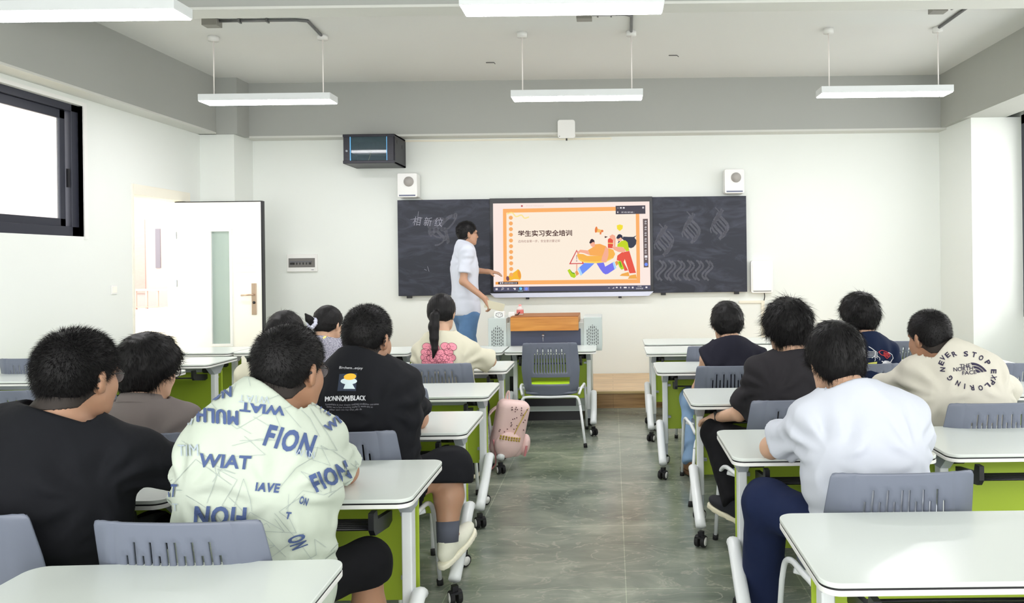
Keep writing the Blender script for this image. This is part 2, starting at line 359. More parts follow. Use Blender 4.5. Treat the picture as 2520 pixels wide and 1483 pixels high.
MB().cyl((-.262, -.49, .15), (-.262, -.475, .15), .013, 16).build('lock', grey_mt, t)
v = MB()
for z in (.07, .10, .21): v.box(-.275, -.245, -.4815, -.48, z, z+.012, Matrix.Rotation(0, 4, 'Y')); v.box(.245, .275, -.4815, -.48, z, z+.012)
v.build('vent', black_pl, t)
MB().box(.3105, .3125, -.38, -.34, .25, .29).box(.3105, .3125, -.16, -.12, .22, .26).build('side_vent', black_pl, t)
# breaker box
t = empty('breaker_box', (-3.895, 9.33, 1.62)); tag(t, 'white wall breaker box with a smoked window of switches', 'breaker box')
MB().box(-.19, .19, -.03, 0, -.11, .11).build('cover', white_pl, t, .006)
MB().box(-.165, .165, -.034, -.028, -.055, .06).build('window', M('smoked_window', (120, 118, 116), .2), t)
br = MB()
for x in (-.14, -.125, -.11, -.095, -.06, -.02, .02, .06, .1, .115): br.box(x-.005, x+.005, -.04, -.034, -.02, .005)
br.build('switches', black_pl, t)
MB().box(-.15, .13, -.037, -.034, .012, .018).box(.12, .15, -.034, -.03, -.09, -.084).build('marking', M('mark_grey', (90, 94, 110), .5), t)
# light switch on left wall
t = empty('light_switch', (XL, 7.3, 1.37)); tag(t, 'small square light switch on the white left wall beside the doorway', 'switch')
MB().box(0, .012, -.045, .045, -.045, .045).build('plate', white_pl, t, .003); MB().box(.012, .016, -.03, .03, -.03, .03).build('rocker', MATS['door_paint'], t)
# small white terminal box right of the board
t = empty('wall_terminal', (1.885, 9.33, 1.375)); tag(t, 'rounded white wall box right of the blackboard', 'wall box')
MB().prism(rrect(.28, .41, .03), 'y', -.06, 0).build('case', white_pl, t, .006)
MB().prism(rrect(.24, .36, .02, cy=.005), 'y', -.066, -.058).build('door', M('box_face', (246, 248, 244), .3), t, .003)
MB().box(-.11, .11, -.067, -.062, -.182, -.175).build('seam', M('seam_grey', (120, 122, 124), .5), t)
MB().tube(curve_pts([(.03, -.03, -.2), (.035, -.03, -.25), (.03, -.01, -.3)]), .006, 6).build('cable', black_pl, t)
t = empty('wall_trunking', (0, 9.33, 0)); tag(t, 'cream cable trunking on the wall below the blackboard', 'trunking')
MB().box(1.6, 1.92, -.02, 0, 1.045, 1.075).build('cover', M('trunking', (238, 234, 218), .5), t); MB().box(1.88, 1.92, -.02, 0, .2, 1.045).build('cover', MATS['trunking'], t)
t = MB().box(-3.2, -.6, -.015, 0, -.012, .012).build('wall_conduit', MATS['trunking']); t.location = (.62, 9.33, 3.14)
t.scale = (1, 1, 1); tag(t, 'thin pale cable trunking along the top of the front wall', 'trunking')
# ------------------------------------------------------------------ flat marks on a vertical plane
def text_polys(txt, size=1.0, bold=0.0, shear=0.0, spacing=1.0, align='LEFT'):
    """2D triangles of a piece of text, baseline at 0, cap height about size*0.7"""
    cu = bpy.data.curves.new('lettering', 'FONT'); cu.body = txt; cu.size = size; cu.offset = bold; cu.shear = shear
    cu.space_character = spacing; cu.align_x = align; cu.resolution_u = 3
    o = bpy.data.objects.new('lettering', cu); me = bpy.data.meshes.new_from_object(o)
    v = np.array([tuple(p.co)[:2] for p in me.vertices]) if len(me.vertices) else np.zeros((0, 2))
    f = [tuple(p.vertices) for p in me.polygons]
    bpy.data.objects.remove(o); bpy.data.curves.remove(cu); bpy.data.meshes.remove(me)
    return v, f
def text_fit(txt, x0, x1, yb, yt, bold=0.0, shear=0.0, rot=0, flip=False, spacing=1.0, skew=0):
    """text scaled into the box x0..x1, yt..yb (image y grows downward), rot in degrees about the centre"""
    v, f = text_polys(txt, 1.0, bold, shear, spacing)
    if not len(v): return v, f
    lo, hi = v.min(0), v.max(0); c = (lo+hi)/2; s = np.array([(x1-x0)/(hi[0]-lo[0]), -(yb-yt)/(hi[1]-lo[1])])
    q = (v-c)*s
    if flip: q = -q
    a = math.radians(rot); q = q @ np.array([[math.cos(a), math.sin(a)], [-math.sin(a), math.cos(a)]])
    return q+np.array([(x0+x1)/2, (yb+yt)/2]), f
def ell_poly(cx, cy, rx, ry, rot=0, n=24):
    a = math.radians(rot)
    return [(cx+rx*math.cos(t)*math.cos(a)-ry*math.sin(t)*math.sin(a), cy+rx*math.cos(t)*math.sin(a)+ry*math.sin(t)*math.cos(a)) for t in [2*math.pi*k/n for k in range(n)]]
def line_poly(pts, wd):
    out = []
    for (a, b) in zip(pts[:-1], pts[1:]):
        d = Vector((b[0]-a[0], b[1]-a[1])); 
        if d.length < 1e-6: continue
        n = Vector((-d.y, d.x)).normalized()*wd/2
        out.append([(a[0]+n.x, a[1]+n.y), (b[0]+n.x, b[1]+n.y), (b[0]-n.x, b[1]-n.y), (a[0]-n.x, a[1]-n.y)])
    return out
class Flat:
    """polygons given on the photograph, laid on the real vertical plane Y"""
    def __init__(s, Y, org=(0, 0), sc=1.0): s.Y, s.org, s.sc, s.v, s.f = Y, org, sc, [], []
    def poly(s, pts):
        n = len(s.v); s.v += [at(s.org[0]+u/s.sc, s.org[1]+v/s.sc, s.Y) for (u, v) in pts]; s.f.append(tuple(range(n, n+len(pts)))); return s
    def polys(s, L):
        for p in L: s.poly(p)
        return s
    def mesh(s, v, f):
        n = len(s.v); s.v += [at(s.org[0]+p[0]/s.sc, s.org[1]+p[1]/s.sc, s.Y) for p in v]; s.f += [tuple(i+n for i in q) for q in f]; return s
    def build(s, name, m, parent=None):
        o = mesh_obj(name, s.v, s.f, m, None)
        if parent: o.parent = parent; o.matrix_parent_inverse = Matrix.Identity(4); o.data.transform(Matrix.Translation(-parent_loc(parent)))
        return o
def parent_loc(p):
    v = Vector(p.location)
    while p.parent: p = p.parent; v += p.location
    return v
# ------------------------------------------------------------------ blackboards
def board_material(name, seed):
    m = bpy.data.materials.new(name); m.use_nodes = True; nt = m.node_tree; b = nt.nodes['Principled BSDF']; N = nt.nodes.new; L = nt.links.new
    tc = N('ShaderNodeTexCoord'); mp = N('ShaderNodeMapping'); mp.inputs['Location'].default_value = (seed, 0, seed); mp.inputs['Rotation'].default_value = (0, .9, 0); mp.inputs['Scale'].default_value = (1.2, 1, 3.2)
    L(tc.outputs['Object'], mp.inputs[0])
    n = N('ShaderNodeTexNoise'); n.inputs['Scale'].default_value = 1.6; n.inputs['Detail'].default_value = 9; n.inputs['Roughness'].default_value = .6; n.inputs['Distortion'].default_value = 1.6
    L(mp.outputs[0], n.inputs['Vector'])
    r = N('ShaderNodeValToRGB'); e = r.color_ramp.elements; e[0].position = .45; e[0].color = srgb(32, 36, 50); e[1].position = .95; e[1].color = srgb(80, 82, 100)
    L(n.outputs[0], r.inputs[0]); L(r.outputs[0], b.inputs['Base Color']); b.inputs['Roughness'].default_value = .55; return m
chalk = M('chalk', (172, 172, 186), .9, alpha=.75); chalk_soft = M('chalk_smear', (135, 136, 150), .9, alpha=.33)
for (x0, x1, lb, sd) in ((-2.673, -1.515, 'blackboard panel left of the screen with faint chalk writing', 3.1), (.515, 1.695, 'blackboard panel right of the screen with wiped chalk smears', 7.7)):
    t = empty('blackboard', ((x0+x1)/2, 9.33, 1.79)); tag(t, lb, 'blackboard'); wd = (x1-x0)/2
    MB().box(-wd, wd, -.07, 0, -.6, .6).build('panel', board_material('chalkboard_'+('a' if sd < 5 else 'b'), sd), t, .003)
    MB().box(-wd+.1, -wd+.16, -.06, -.02, -.63, -.6).box(wd-.16, wd-.1, -.06, -.02, -.63, -.6).build('mount_clip', black_pl, t)
    fl = Flat(9.2575); 
    class FS:
        def polys(s_, L): Flat(9.2585).polys(L).build('chalk_smear', chalk_soft, t)
    fs = FS()
    if sd < 5:
        v, f = text_fit('相 新 纹', 1016, 1090, 556, 534, shear=.15, rot=3); fl.mesh(v, f)
        for p in ([(1030, 520), (1028, 535)], [(1010, 540), (1040, 536)], [(1052, 655), (1056, 668)], [(1044, 662), (1050, 665)]): fl.polys(line_poly(p, .9))
        for k in range(7):
            c = [(1070+k*4+30*math.sin(a/3+k), 575-6*k+28*math.cos(a/2.2)+a*2) for a in range(0, 9)]
            fs.polys(line_poly(c, 4+k % 3*2))
    else:
        for (cx, cy, n) in ((1632, 590, 7), (1700, 560, 6), (1770, 550, 6)):
            for k in range(n):
                c = [(cx-10+12*math.sin(a/1.3+k)+k*4, cy-40+9*a+k*3) for a in range(0, 8)]; fs.polys(line_poly(c, 3+k % 3*2))
        for k in range(6):
            x = 1622+k*23; c = [(x+9*math.sin(a*.62), 640+4.8*a) for a in range(0, 11)]; fl2 = line_poly(c, 5); fs.polys(fl2); fs.polys(line_poly([(p[0]+8, p[1]+2) for p in c], 5))
    fl.v and fl.build('chalk_writing', chalk, t); None
# ------------------------------------------------------------------ interactive display and its slide
dsp = empty('interactive_display', (-.5, 9.33, 1.79)); tag(dsp, 'large interactive screen showing an orange Chinese safety training slide', 'screen')
MB().box(-1.015, 1.02, -.09, 0, -.58, .605).build('bezel', M('bezel_black', (18, 20, 28), .25), dsp, .004)
MB().prism([(-.96, -.635), (-1.02, -.58), (1.02, -.58), (.96, -.635)], 'y', -.1, -.02).build('bottom_tray', M('silver_tray', (206, 210, 228), .35, .2), dsp)
MB().box(-.03, .03, -.096, -.08, .57, .6).box(.0, .02, -.099, -.095, .585, .592).build('camera_module', black_pl, dsp)
MB().box(-.58, -.54, -.07, -.03, -.66, -.63).box(.58, .62, -.07, -.03, -.66, -.63).build('mount_clip', black_pl, dsp)
def em(name, c, s=1.0): return M('screen_'+name, c, .6, emit=s*.46, spec=.0)
SY = 9.238
S_ = dict(org=(1200, 460), sc=5.2956); T_ = dict(org=(1360, 540), sc=8.24)
def fl(k, kw=S_): return Flat(SY-.0008*k, **kw)
scr = fl(0).poly([(70, 215), (2108, 188), (2123, 1335), (78, 1362)]).build('screen', em('ground', (255, 236, 228)), dsp)
def part(name, f, c, s=1.0): return f.build(name, em('%d_%d_%d' % c, c, s), scr)
class Icons:
    def mesh(s, v, f): part('screen_text', fl(4).mesh(v, f), (240, 236, 240))
    def poly(s, p): part('screen_icon', fl(4).poly(p), (240, 236, 240)); return s
    def polys(s, L): part('screen_icon', fl(4).polys(L), (240, 236, 240))
fr = fl(1)
fr.poly([(200, 285), (1975, 252), (1975, 304), (200, 336)]).poly([(203, 1220), (1986, 1200), (1988, 1252), (208, 1272)]).poly([(200, 330), (245, 330), (252, 1225), (207, 1225)]).poly([(1930, 300), (1975, 300), (1988, 1205), (1943, 1205)])
part('slide_border', fr, (255, 180, 108))
part('slide_page', fl(1).poly([(244, 335), (1931, 304), (1944, 1200), (251, 1220)]), (255, 240, 222))
ci = fl(2)
for k in range(11): ci.poly(ell_poly(302+.6*k, 400+74.2*k, 26, 26))
part('slide_dots', ci, (250, 176, 106))
v, f = text_fit('学生实习安全培训', 397, 1100, 645, 560, bold=.022, rot=-.7); part('slide_title', fl(2).mesh(v, f), (72, 40, 40))
v, f = text_fit('迈向社会第一步，安全意识要记牢', 397, 945, 722, 686, rot=-.7); part('slide_subtitle', fl(2).mesh(v, f), (150, 104, 100))
sq = fl(2)
sq.polys(line_poly([(p.x, p.y) for p in curve_pts([(250, 350, 0), (320, 335, 0), (370, 385, 0), (440, 365, 0), (480, 405, 0), (540, 390, 0)])], 16)); part('slide_squiggle', sq, (255, 232, 150))
# corner megaphone
part('slide_megaphone', fl(2).poly([(385, 1080), (425, 1205), (345, 1200), (285, 1220), (265, 1165)]).poly(ell_poly(405, 1140, 30, 70, -10)), (250, 190, 60))
part('slide_megaphone', fl(3).poly(ell_poly(412, 1138, 20, 55, -10)), (244, 160, 60))
part('slide_megaphone', fl(3).poly(ell_poly(262, 1192, 20, 32, -10)), (120, 84, 100))
T = lambda k: fl(k, T_)
il = [
 (2, (214, 84, 84), [[(487, 608), (640, 900), (333, 905)]]), (3, (255, 236, 222), [[(487, 645), (605, 882), (368, 885)]]),
 (3, (90, 46, 46), [[(479, 720), (495, 720), (491, 812), (483, 812)], ell_poly(488, 838, 11, 11)]), (2, (244, 180, 160), [[(477, 905), (500, 905), (500, 1045), (477, 1045)]]),
 (4, (252, 186, 84), [[(500, 690), (620, 700), (700, 735), (1000, 735), (1130, 580), (1230, 610), (1268, 700), (1230, 780), (1100, 850), (900, 885), (650, 872), (530, 815), (498, 740)]]),
 (5, (255, 214, 96), [[(515, 790), (640, 840), (860, 850), (1090, 830), (1220, 765), (1180, 810), (1080, 858), (900, 885), (650, 872), (560, 840)]]),
 (6, (252, 176, 92), [[(860, 500), (960, 492), (1080, 540), (1130, 600), (1060, 740), (850, 732), (760, 725), (715, 620), (800, 570)]]),
 (7, (250, 178, 150), [[(520, 640), (560, 610), (715, 625), (760, 725), (640, 680), (560, 665), (520, 695), (505, 660)], [(1075, 550), (1130, 600), (1132, 720), (1090, 868), (1040, 870), (985, 840), (1000, 760), (1030, 690)], [(755, 480), (775, 530), (800, 550), (840, 560), (862, 510), (845, 430), (790, 440)]]),
 (8, (58, 44, 56), [[(742, 472), (770, 405), (800, 388), (845, 420), (850, 468), (820, 452), (768, 488)]]),
 (3, (116, 150, 250), [[(640, 880), (850, 885), (740, 990), (605, 1105), (540, 970)]]), (3, (122, 120, 240), [[(890, 885), (1035, 870), (1065, 955), (1215, 870), (1255, 1010), (1120, 1100), (1070, 1110), (1020, 1080), (960, 1000)]]),
 (4, (176, 220, 255), [[(508, 1010), (540, 960), (607, 1108), (570, 1140)], [(1215, 870), (1250, 850), (1295, 980), (1255, 1012)]]),
 (4, (236, 160, 90), [[(455, 1060), (495, 1030), (535, 1100), (480, 1145)], [(1265, 860), (1310, 830), (1335, 900), (1290, 940)]]),
 (5, (186, 216, 40), [[(300, 1030), (345, 1000), (400, 1070), (450, 1080), (475, 1150), (440, 1185), (370, 1160)], [(1315, 850), (1380, 835), (1450, 990), (1400, 1020), (1350, 960)]]),
 (6, (84, 160, 50), [[(345, 1005), (400, 1070), (450, 1085), (440, 1105), (390, 1085)], [(1350, 860), (1372, 850), (1400, 950), (1385, 970)]]),
 (5, (232, 84, 66), [[(1120, 405), (1145, 378), (1200, 378), (1225, 405), (1225, 582), (1120, 575)]]), (6, (250, 220, 130), [[(1120, 470), (1225, 474), (1225, 492), (1120, 488)]]),
 (6, (250, 178, 150), [[(1155, 335), (1210, 300), (1262, 325), (1278, 380), (1272, 550), (1238, 545), (1232, 420), (1160, 370)], [(1200, 545), (1420, 560), (1490, 620), (1440, 668), (1330, 655), (1240, 610)]]),
 (6, (84, 50, 50), [[(1055, 335), (1120, 350), (1058, 376)]]),
 (4, (64, 68, 84), [[(1430, 345), (1540, 350), (1640, 350), (1705, 318), (1660, 368), (1700, 420), (1690, 500), (1640, 560), (1590, 580), (1540, 565), (1500, 470), (1420, 400)], [(1320, 480), (1340, 430), (1380, 430), (1330, 480)]]),
 (7, (250, 190, 160), [[(1305, 385), (1390, 350), (1412, 400), (1385, 445), (1320, 430)]]),
 (8, (52, 54, 74), [[(1293, 362), (1325, 305), (1365, 294), (1410, 320), (1430, 400), (1400, 385), (1385, 360), (1340, 388), (1300, 388)]]),
 (5, (200, 218, 40), [[(1315, 500), (1400, 430), (1470, 420), (1520, 460), (1555, 630), (1490, 642), (1430, 560), (1310, 550)]]),
 (4, (236, 92, 76), [[(1400, 665), (1555, 635), (1620, 850), (1690, 1080), (1560, 1090), (1462, 800), (1440, 860), (1530, 1030), (1460, 1040), (1390, 860), (1300, 820), (1312, 730)]]),
 (6, (246, 176, 84), [[(1360, 1140), (1400, 1100), (1540, 1060), (1560, 1150)], [(1525, 1200), (1570, 1130), (1690, 1110), (1710, 1200)]]),
 (2, (248, 226, 60), [[(1300, 118), (1360, 98), (1425, 118), (1418, 185), (1360, 232), (1308, 190)]]),
 (2, (248, 196, 110), [[(905, 180), (992, 212), (975, 262), (890, 258)]]), (3, (236, 130, 70), [ell_poly(882, 205, 26, 64, 8), ell_poly(1004, 232, 26, 26), [(958, 250), (992, 250), (985, 302), (953, 300)]]),
]
for (k, c, ps) in il:
    for p_ in ps: part('slide_figure', T(k).poly(p_), c)
part('toolbar', fl(3).poly([(1668, 245), (2055, 238), (2057, 348), (1670, 355)]), (82, 78, 88))
part('side_toolbar', fl(3).poly([(2023, 415), (2088, 413), (2097, 1045), (2035, 1048)]), (112, 98, 98))
part('taskbar', fl(3).poly([(75, 1300), (2122, 1278), (2123, 1335), (78, 1362)]), (86, 86, 108))
part('caption_bar', fl(3).poly([(140, 1235), (397, 1232), (397, 1268), (140, 1270)]), (70, 52, 52))
part('caption_bar', fl(3).poly([(103, 1236), (140, 1235), (140, 1270), (103, 1271)]), (246, 164, 80))
ic = Icons()
for (v, f) in (text_fit('正在讲话：', 1740, 1910, 338, 318), text_fit('5班的屏幕共享', 210, 385, 1262, 1240), text_fit('10:28', 1955, 2005, 1300, 1286), text_fit('2025/4/28', 1935, 2025, 1330, 1312), text_fit('英', 1832, 1855, 1320, 1298)): ic.mesh(v, f)
for (x, y, w_, h_) in ((1690, 270, 18, 4), (1725, 262, 22, 18), (1762, 262, 24, 18), (2015, 258, 24, 5), (2015, 266, 24, 5), (2015, 274, 24, 5), (1690, 318, 12, 20), (1774, 1300, 38, 18), (1880, 1298, 22, 22), (1728, 1298, 12, 22), (1672, 1300, 22, 16), (2058, 1296, 24, 20), (160, 1242, 14, 20), (104, 1318, 12, 12), (118, 1317, 12, 12), (104, 1332, 12, 12), (118, 1331, 12, 12), (256, 1318, 22, 5), (256, 1332, 22, 5), (335, 1316, 32, 10), (348, 1326, 16, 14), (184, 1242, 18, 16)):
    ic.poly([(x, y), (x+w_, y-.2), (x+w_, y+h_), (x, y+h_)])
for k in range(4): ic.poly([(1626+6*k, 1318-5*k), (1630+6*k, 1318-5*k), (1630+6*k, 1322), (1626+6*k, 1322)])
ic.polys(line_poly([(1572, 1318), (1582, 1308), (1592, 1318)], 4)); ic.polys(line_poly([(180, 1342), (190, 1330)], 5)); ic.polys(line_poly(ell_poly(198, 1322, 11, 11, 0, 14)+[(209, 1322)], 4))
for k in range(6):
    y = 450+76*k; ic.polys(line_poly([(2048, y), (2062, y-12), (2070, y), (2056, y+10), (2048, y)], 5)); ic.poly([(2046, y+24), (2072, y+24), (2072, y+32), (2046, y+32)])
ic.poly([(2046, 890), (2082, 890), (2082, 920), (2046, 920)]); ic.poly([(2054, 934), (2076, 934), (2076, 944), (2054, 944)])
part('app_icon', fl(4).poly([(470, 1300), (540, 1299), (541, 1353), (471, 1354)]), (132, 128, 166))
part('app_icon', fl(5).poly(ell_poly(505, 1325, 20, 20)).poly(ell_poly(2066, 1008, 22, 22)), (120, 150, 250))
part('app_icon', fl(5).poly(ell_poly(430, 1322, 20, 20)), (70, 180, 230)); part('app_icon', fl(6).poly(ell_poly(436, 1328, 10, 8)).poly([(395, 1352), (462, 1351), (462, 1356), (395, 1357)]), (200, 240, 255))
part('browser_title', fl(2).poly([(435, 236), (458, 236), (458, 258), (435, 258)]), (190, 90, 96))
v, f = text_fit('学生实习安全培训', 500, 730, 252, 238); part('browser_title', fl(2).mesh(v, f), (226, 196, 192))

# ------------------------------------------------------------------ podium
pod = empty('podium', (-.673, 7.38, 0)); tag(pod, 'grey teaching podium with an oak box top in front of the platform', 'podium')
pgrey = M('podium_grey', (196, 206, 204), .4); pdark = M('podium_dark', (66, 72, 94), .45)
MB().box(-.46, .46, .03, .55, .1, .98).build('body', pgrey, pod, .004)
MB().box(-.345, .355, .02, .05, .56, .92).build('door', pdark, pod)
MB().box(-.36, .3, .015, .04, .15, .45).build('door', M('podium_lower', (24, 26, 38), .35), pod)
MB().box(-.46, .46, .01, .04, .1, .15).build('base_rail', pgrey, pod)
MB().box(-.42, .36, .06, .5, 0, .1).build('plinth', black_pl, pod)
MB().box(-.337, .337, -.06, .45, .91, 1.045).build('oak_box', pod_wood, pod, .004)
MB().box(-.335, .335, -.05, .45, 1.045, 1.053).build('oak_lid', M('oak_edge', (150, 92, 40), .5), pod)
for s in (-1, 1):
    wg = MB().box(min(s*.385, s*.567), max(s*.385, s*.567), -.0, .45, .7, 1.035).build('side_wing', pgrey, pod, .004)
    g = MB()
    for i in range(7):
        x = s*.475+(i-3)*.018; top = .96-.0028*(i-3)**2*1.9; z = .735+.0028*(i-3)**2*1.2
        while z < top: g.box(x-.003, x+.003, -.003, .001, z, min(z+.022, top)); z += .031
    g.build('grille_slots', black_pl, wg)
MB().cyl((-.02, .0, .86), (-.02, .02, .86), .012).tube([(-.02, .0, .86), (-.02, -.01, .83), (-.018, -.008, .8)], .003, 6).build('lock_and_key', M('chrome', (200, 200, 206), .2, .9), pod)
t = empty('water_bottle', (-.94, 7.55, 1.053)); tag(t, 'small clear drink bottle with a red label on the podium', 'bottle')
def lathe(prof, n=20):
    m_ = MB(); v = [(r*math.cos(2*math.pi*k/n), r*math.sin(2*math.pi*k/n), z) for (r, z) in prof for k in range(n)]
    f = [(i*n+k, i*n+(k+1) % n, (i+1)*n+(k+1) % n, (i+1)*n+k) for i in range(len(prof)-1) for k in range(n)]; return m_.add(v, f, True)
lathe([(.0, 0), (.034, .002), (.036, .03), (.034, .06), (.02, .085), (.013, .09), (.013, .1)]).build('bottle_body', M('clear_bottle', (246, 232, 230), .1, alpha=.5), t)
lathe([(.0365, .018), (.037, .03), (.0355, .056)]).build('label', M('red_label', (208, 110, 104), .5), t); lathe([(.015, .092), (.015, .108), (0, .109)]).build('cap', M('pink_cap', (236, 150, 146), .4), t)
t = empty('desk_box', (-1.14, 7.5, 1.035)); tag(t, 'small white box with black line drawing on the left wing of the podium', 'box')
MB().box(-.05, .05, -.04, .04, 0, .06).build('carton', white_pl, t, .002)
g = MB()
for (a, b) in (((-.03, .045), (-.035, .02)), ((-.03, .045), (0, .05)), ((0, .05), (.03, .045)), ((.03, .045), (.033, .015)), ((-.035, .02), (0, .005)), ((0, .005), (.033, .015)), ((-.015, .03), (-.005, .03)), ((.01, .03), (.02, .03))): g.tube([(a[0], -.0405, a[1]), (b[0], -.0405, b[1])], .0022, 5)
g.build('line_drawing', black_pl, t)
t = empty('adapter_block', (-1.02, 7.52, 1.035)); tag(t, 'small white block beside the bottle on the podium', 'box'); MB().box(-.03, .03, -.03, .03, 0, .05).build('block', white_pl, t, .003)
MB().tube(curve_pts([(.03, 0, .02), (.06, 0, .025), (.08, -.01, .05)]), .005, 6).build('lead', black_pl, t)

# ------------------------------------------------------------------ desks
def make_desk():
    t = empty('training_desk'); W, D0, Z0 = .862, .53, .722
    MB().prism(rrect(W, D0, .05, 8, 0, D0/2), 'z', Z0+.02, Z0+.034).build('tabletop', top_m, t, .003)
    e = MB().prism(rrect(W-.004, D0-.004, .048, 8, 0, D0/2), 'z', Z0+.0145, Z0+.0205).build('edge_stripe', black_pl, t)
    MB().prism(rrect(W, D0, .05, 8, 0, D0/2), 'z', Z0, Z0+.015).build('underside_board', white_pl, t, .002)
    MB().box(-.33, .33, .24, .30, .655, .705).build('crossbeam', grey_mt, t, .004)
    MB().box(-.37, .37, .335, .35, .25, .66).build('modesty_panel', green_m, t, .003)
    rk = MB()
    for k in range(6): rk.tube([(-.29, .05+.036*k, .635-.006*k), (.29, .05+.036*k, .635-.006*k)], .0055, 6)
    for s in (-.29, -.27, .27, .29): rk.box(s-.007, s+.007, .03, .25, .60, .622) if False else None
    rk.build('book_rack', black_pl, t)
    for s in (-1, 1):
        br = MB().prism([(.02, .70), (.06, .70), (.07, .665), (.24, .64), (.24, .60), (.2, .59), (.04, .615), (.02, .64)], 'x', s*.285-.01, s*.285+.01).build('rack_bracket', black_pl, t)
        lg = MB().box(s*.355-.02, s*.355+.02, .215, .275, .16, .69).build('leg', white_mt, t, .006)
        MB().prism([(.12, .722), (.38, .722), (.30, .64), (.21, .64)], 'x', s*.355-.022, s*.355+.022).build('top_bracket', grey_mt, lg)
        MB().cyl((s*.33, .255, .675), (s*.255, .255, .675), .028).build('hinge_knob', black_pl, lg)
        for z in (.35, .60): MB().cyl((s*.325, .32, z), (s*.325, .34, z), .012, 10).box(s*.325-.02, s*.325+.02, .31, .335, z-.008, z+.008).build('bolt', grey_mt, lg)
        ft = MB().tube(curve_pts([(s*.395, .27, .30), (s*.40, .22, .325), (s*.402, .15, .305), (s*.405, -.02, .205), (s*.405, -.18, .115)], 5), [.018]*2+[.03]*19, 12, True, .8).build('foot', white_mt, t)
        MB().box(s*.34-.01, s*.405, .225, .265, .22, .3).build('joint', white_mt, ft, .004)
        MB().box(s*.355-.016, s*.355+.016, .225, .265, .075, .17).build('joint_post', grey_mt, ft)
        for (x, y, a) in ((s*.405, -.175, .5*s), (s*.36, .255, -.7)):
            R = Matrix.Translation((x, y, 0)) @ Matrix.Rotation(a, 4, 'Z')
            c = MB(); c.v = []
            c.box(-.014, .014, -.012, .016, .055, .085, R).box(-.026, .026, -.03, .012, .052, .062, R); cc = c.build('caster', black_pl, t)
            for q in (-1, 1):
                wv = MB(); n = 20; pr = [(.0, .010), (.030, .012), (.0325, .008), (.0325, -.008), (.030, -.010), (0, -.010)]
                vv = [R @ Vector((q*(.017)+q*h_, -.004+r_*math.cos(2*math.pi*k/n), .034+r_*math.sin(2*math.pi*k/n))) for (r_, h_) in pr for k in range(n)]
                wv.add(vv, [(i*n+k, i*n+(k+1) % n, (i+1)*n+(k+1) % n, (i+1)*n+k) for i in range(len(pr)-1) for k in range(n)]).build('wheel', rub_m, cc)
                wv = MB(); a_ = R @ Vector((q*.027, -.004, .034)); b_ = R @ Vector((q*.0305, -.004, .034)); wv.cyl(a_, b_, .023, 20).build('hub', white_pl, cc)
    return t
desk0 = make_desk(); used = [0]
def desk(x0, y0, label, group='training desks', rz=0, sx=1):
    o = desk0 if not used[0] else copy_tree(desk0); used[0] = 1
    o.location = (x0+.431*sx, y0, 0); o.rotation_euler = (0, 0, rz); o.scale = (sx, 1, 1)
    tag(o, 'white topped desk on casters, '+label, 'desk', group)
R_ = [1.88, 3.08, 4.27, 5.55, 6.68, 7.39]; RX = [.527, .497, .45, .33, .305, .32]
nm = ['nearest the camera on the right', 'in front of the boy in the plain white T-shirt', 'before the boy in the faded black T-shirt', 'in front of the boy in the sleeveless top', 'right aisle column, second row from the front wall', 'right aisle column, nearest the platform']
for y, x, n in zip(R_, RX, nm): desk(x, y, n)
for k, (y, n) in enumerate(((3.10, 'at right edge, behind the chair of the round-slogan shirt boy'), (4.45, 'the round-slogan shirt boy leans over'), (5.6, 'ahead of the boy in the navy printed shirt'), (6.70, 'second from the front wall behind the wavy haired boy'), (7.39, 'front row right, hidden mostly by students\' heads'))):
    desk([1.405, 1.34, 1.22, 1.19, 1.2][k], y, n)
for k, (y, n) in enumerate(((4.43, 'at the right edge beside the slogan shirt boy'), (5.52, 'at the right edge behind two empty chairs'), (6.75, 'far right in the row by the front column'))): desk([2.3, 2.28, 2.2][k], y, n)
L_ = [(-1.60, 1.54, .03, 'nearest the camera on the left'), (-1.58, 2.60, 0, 'under the elbow of the lettered shirt student'), (-1.585, 3.62, 0, 'under the arm of the student in the black back-print shirt'), (-1.644, 4.61, 0, 'with empty chair, behind the girl with the ponytail'), (-1.69, 5.74, 0, 'in front of the girl with the ponytail'), (-1.02, 6.93, 0, 'front row in the middle, right before the podium'), (-1.90, 6.93, 0, 'front row, joined to the left of the podium desk')]
for (x, y, r, n) in L_: desk(x, y, n, rz=r)
for (x, y, n) in ((-2.46, 2.62, 'in front of the broad student in plain black'), (-2.47, 3.64, 'in front of the student in the grey collared shirt'), (-2.52, 4.62, 'hidden behind the lettered shirt student'), (-2.57, 5.74, 'in front of the girl with the scrunchie'), (-2.78, 6.93, 'front row, left of the girl with the scrunchie')): desk(x, y, n)
for (x, y, s, n) in ((-4.15, 5.45, .83, 'left section, right half of the row beside the doorway wall'), (-4.88, 5.45, .83, 'at the left edge against the left wall'), (-4.3, 6.28, 1, 'left section, lime panel showing behind the grey shirt student'), (-4.55, 7.12, 1, 'left section, directly before the open door'), (-3.67, 7.12, 1, 'left section, below the open door to its right')): desk(x, y, n, sx=s)

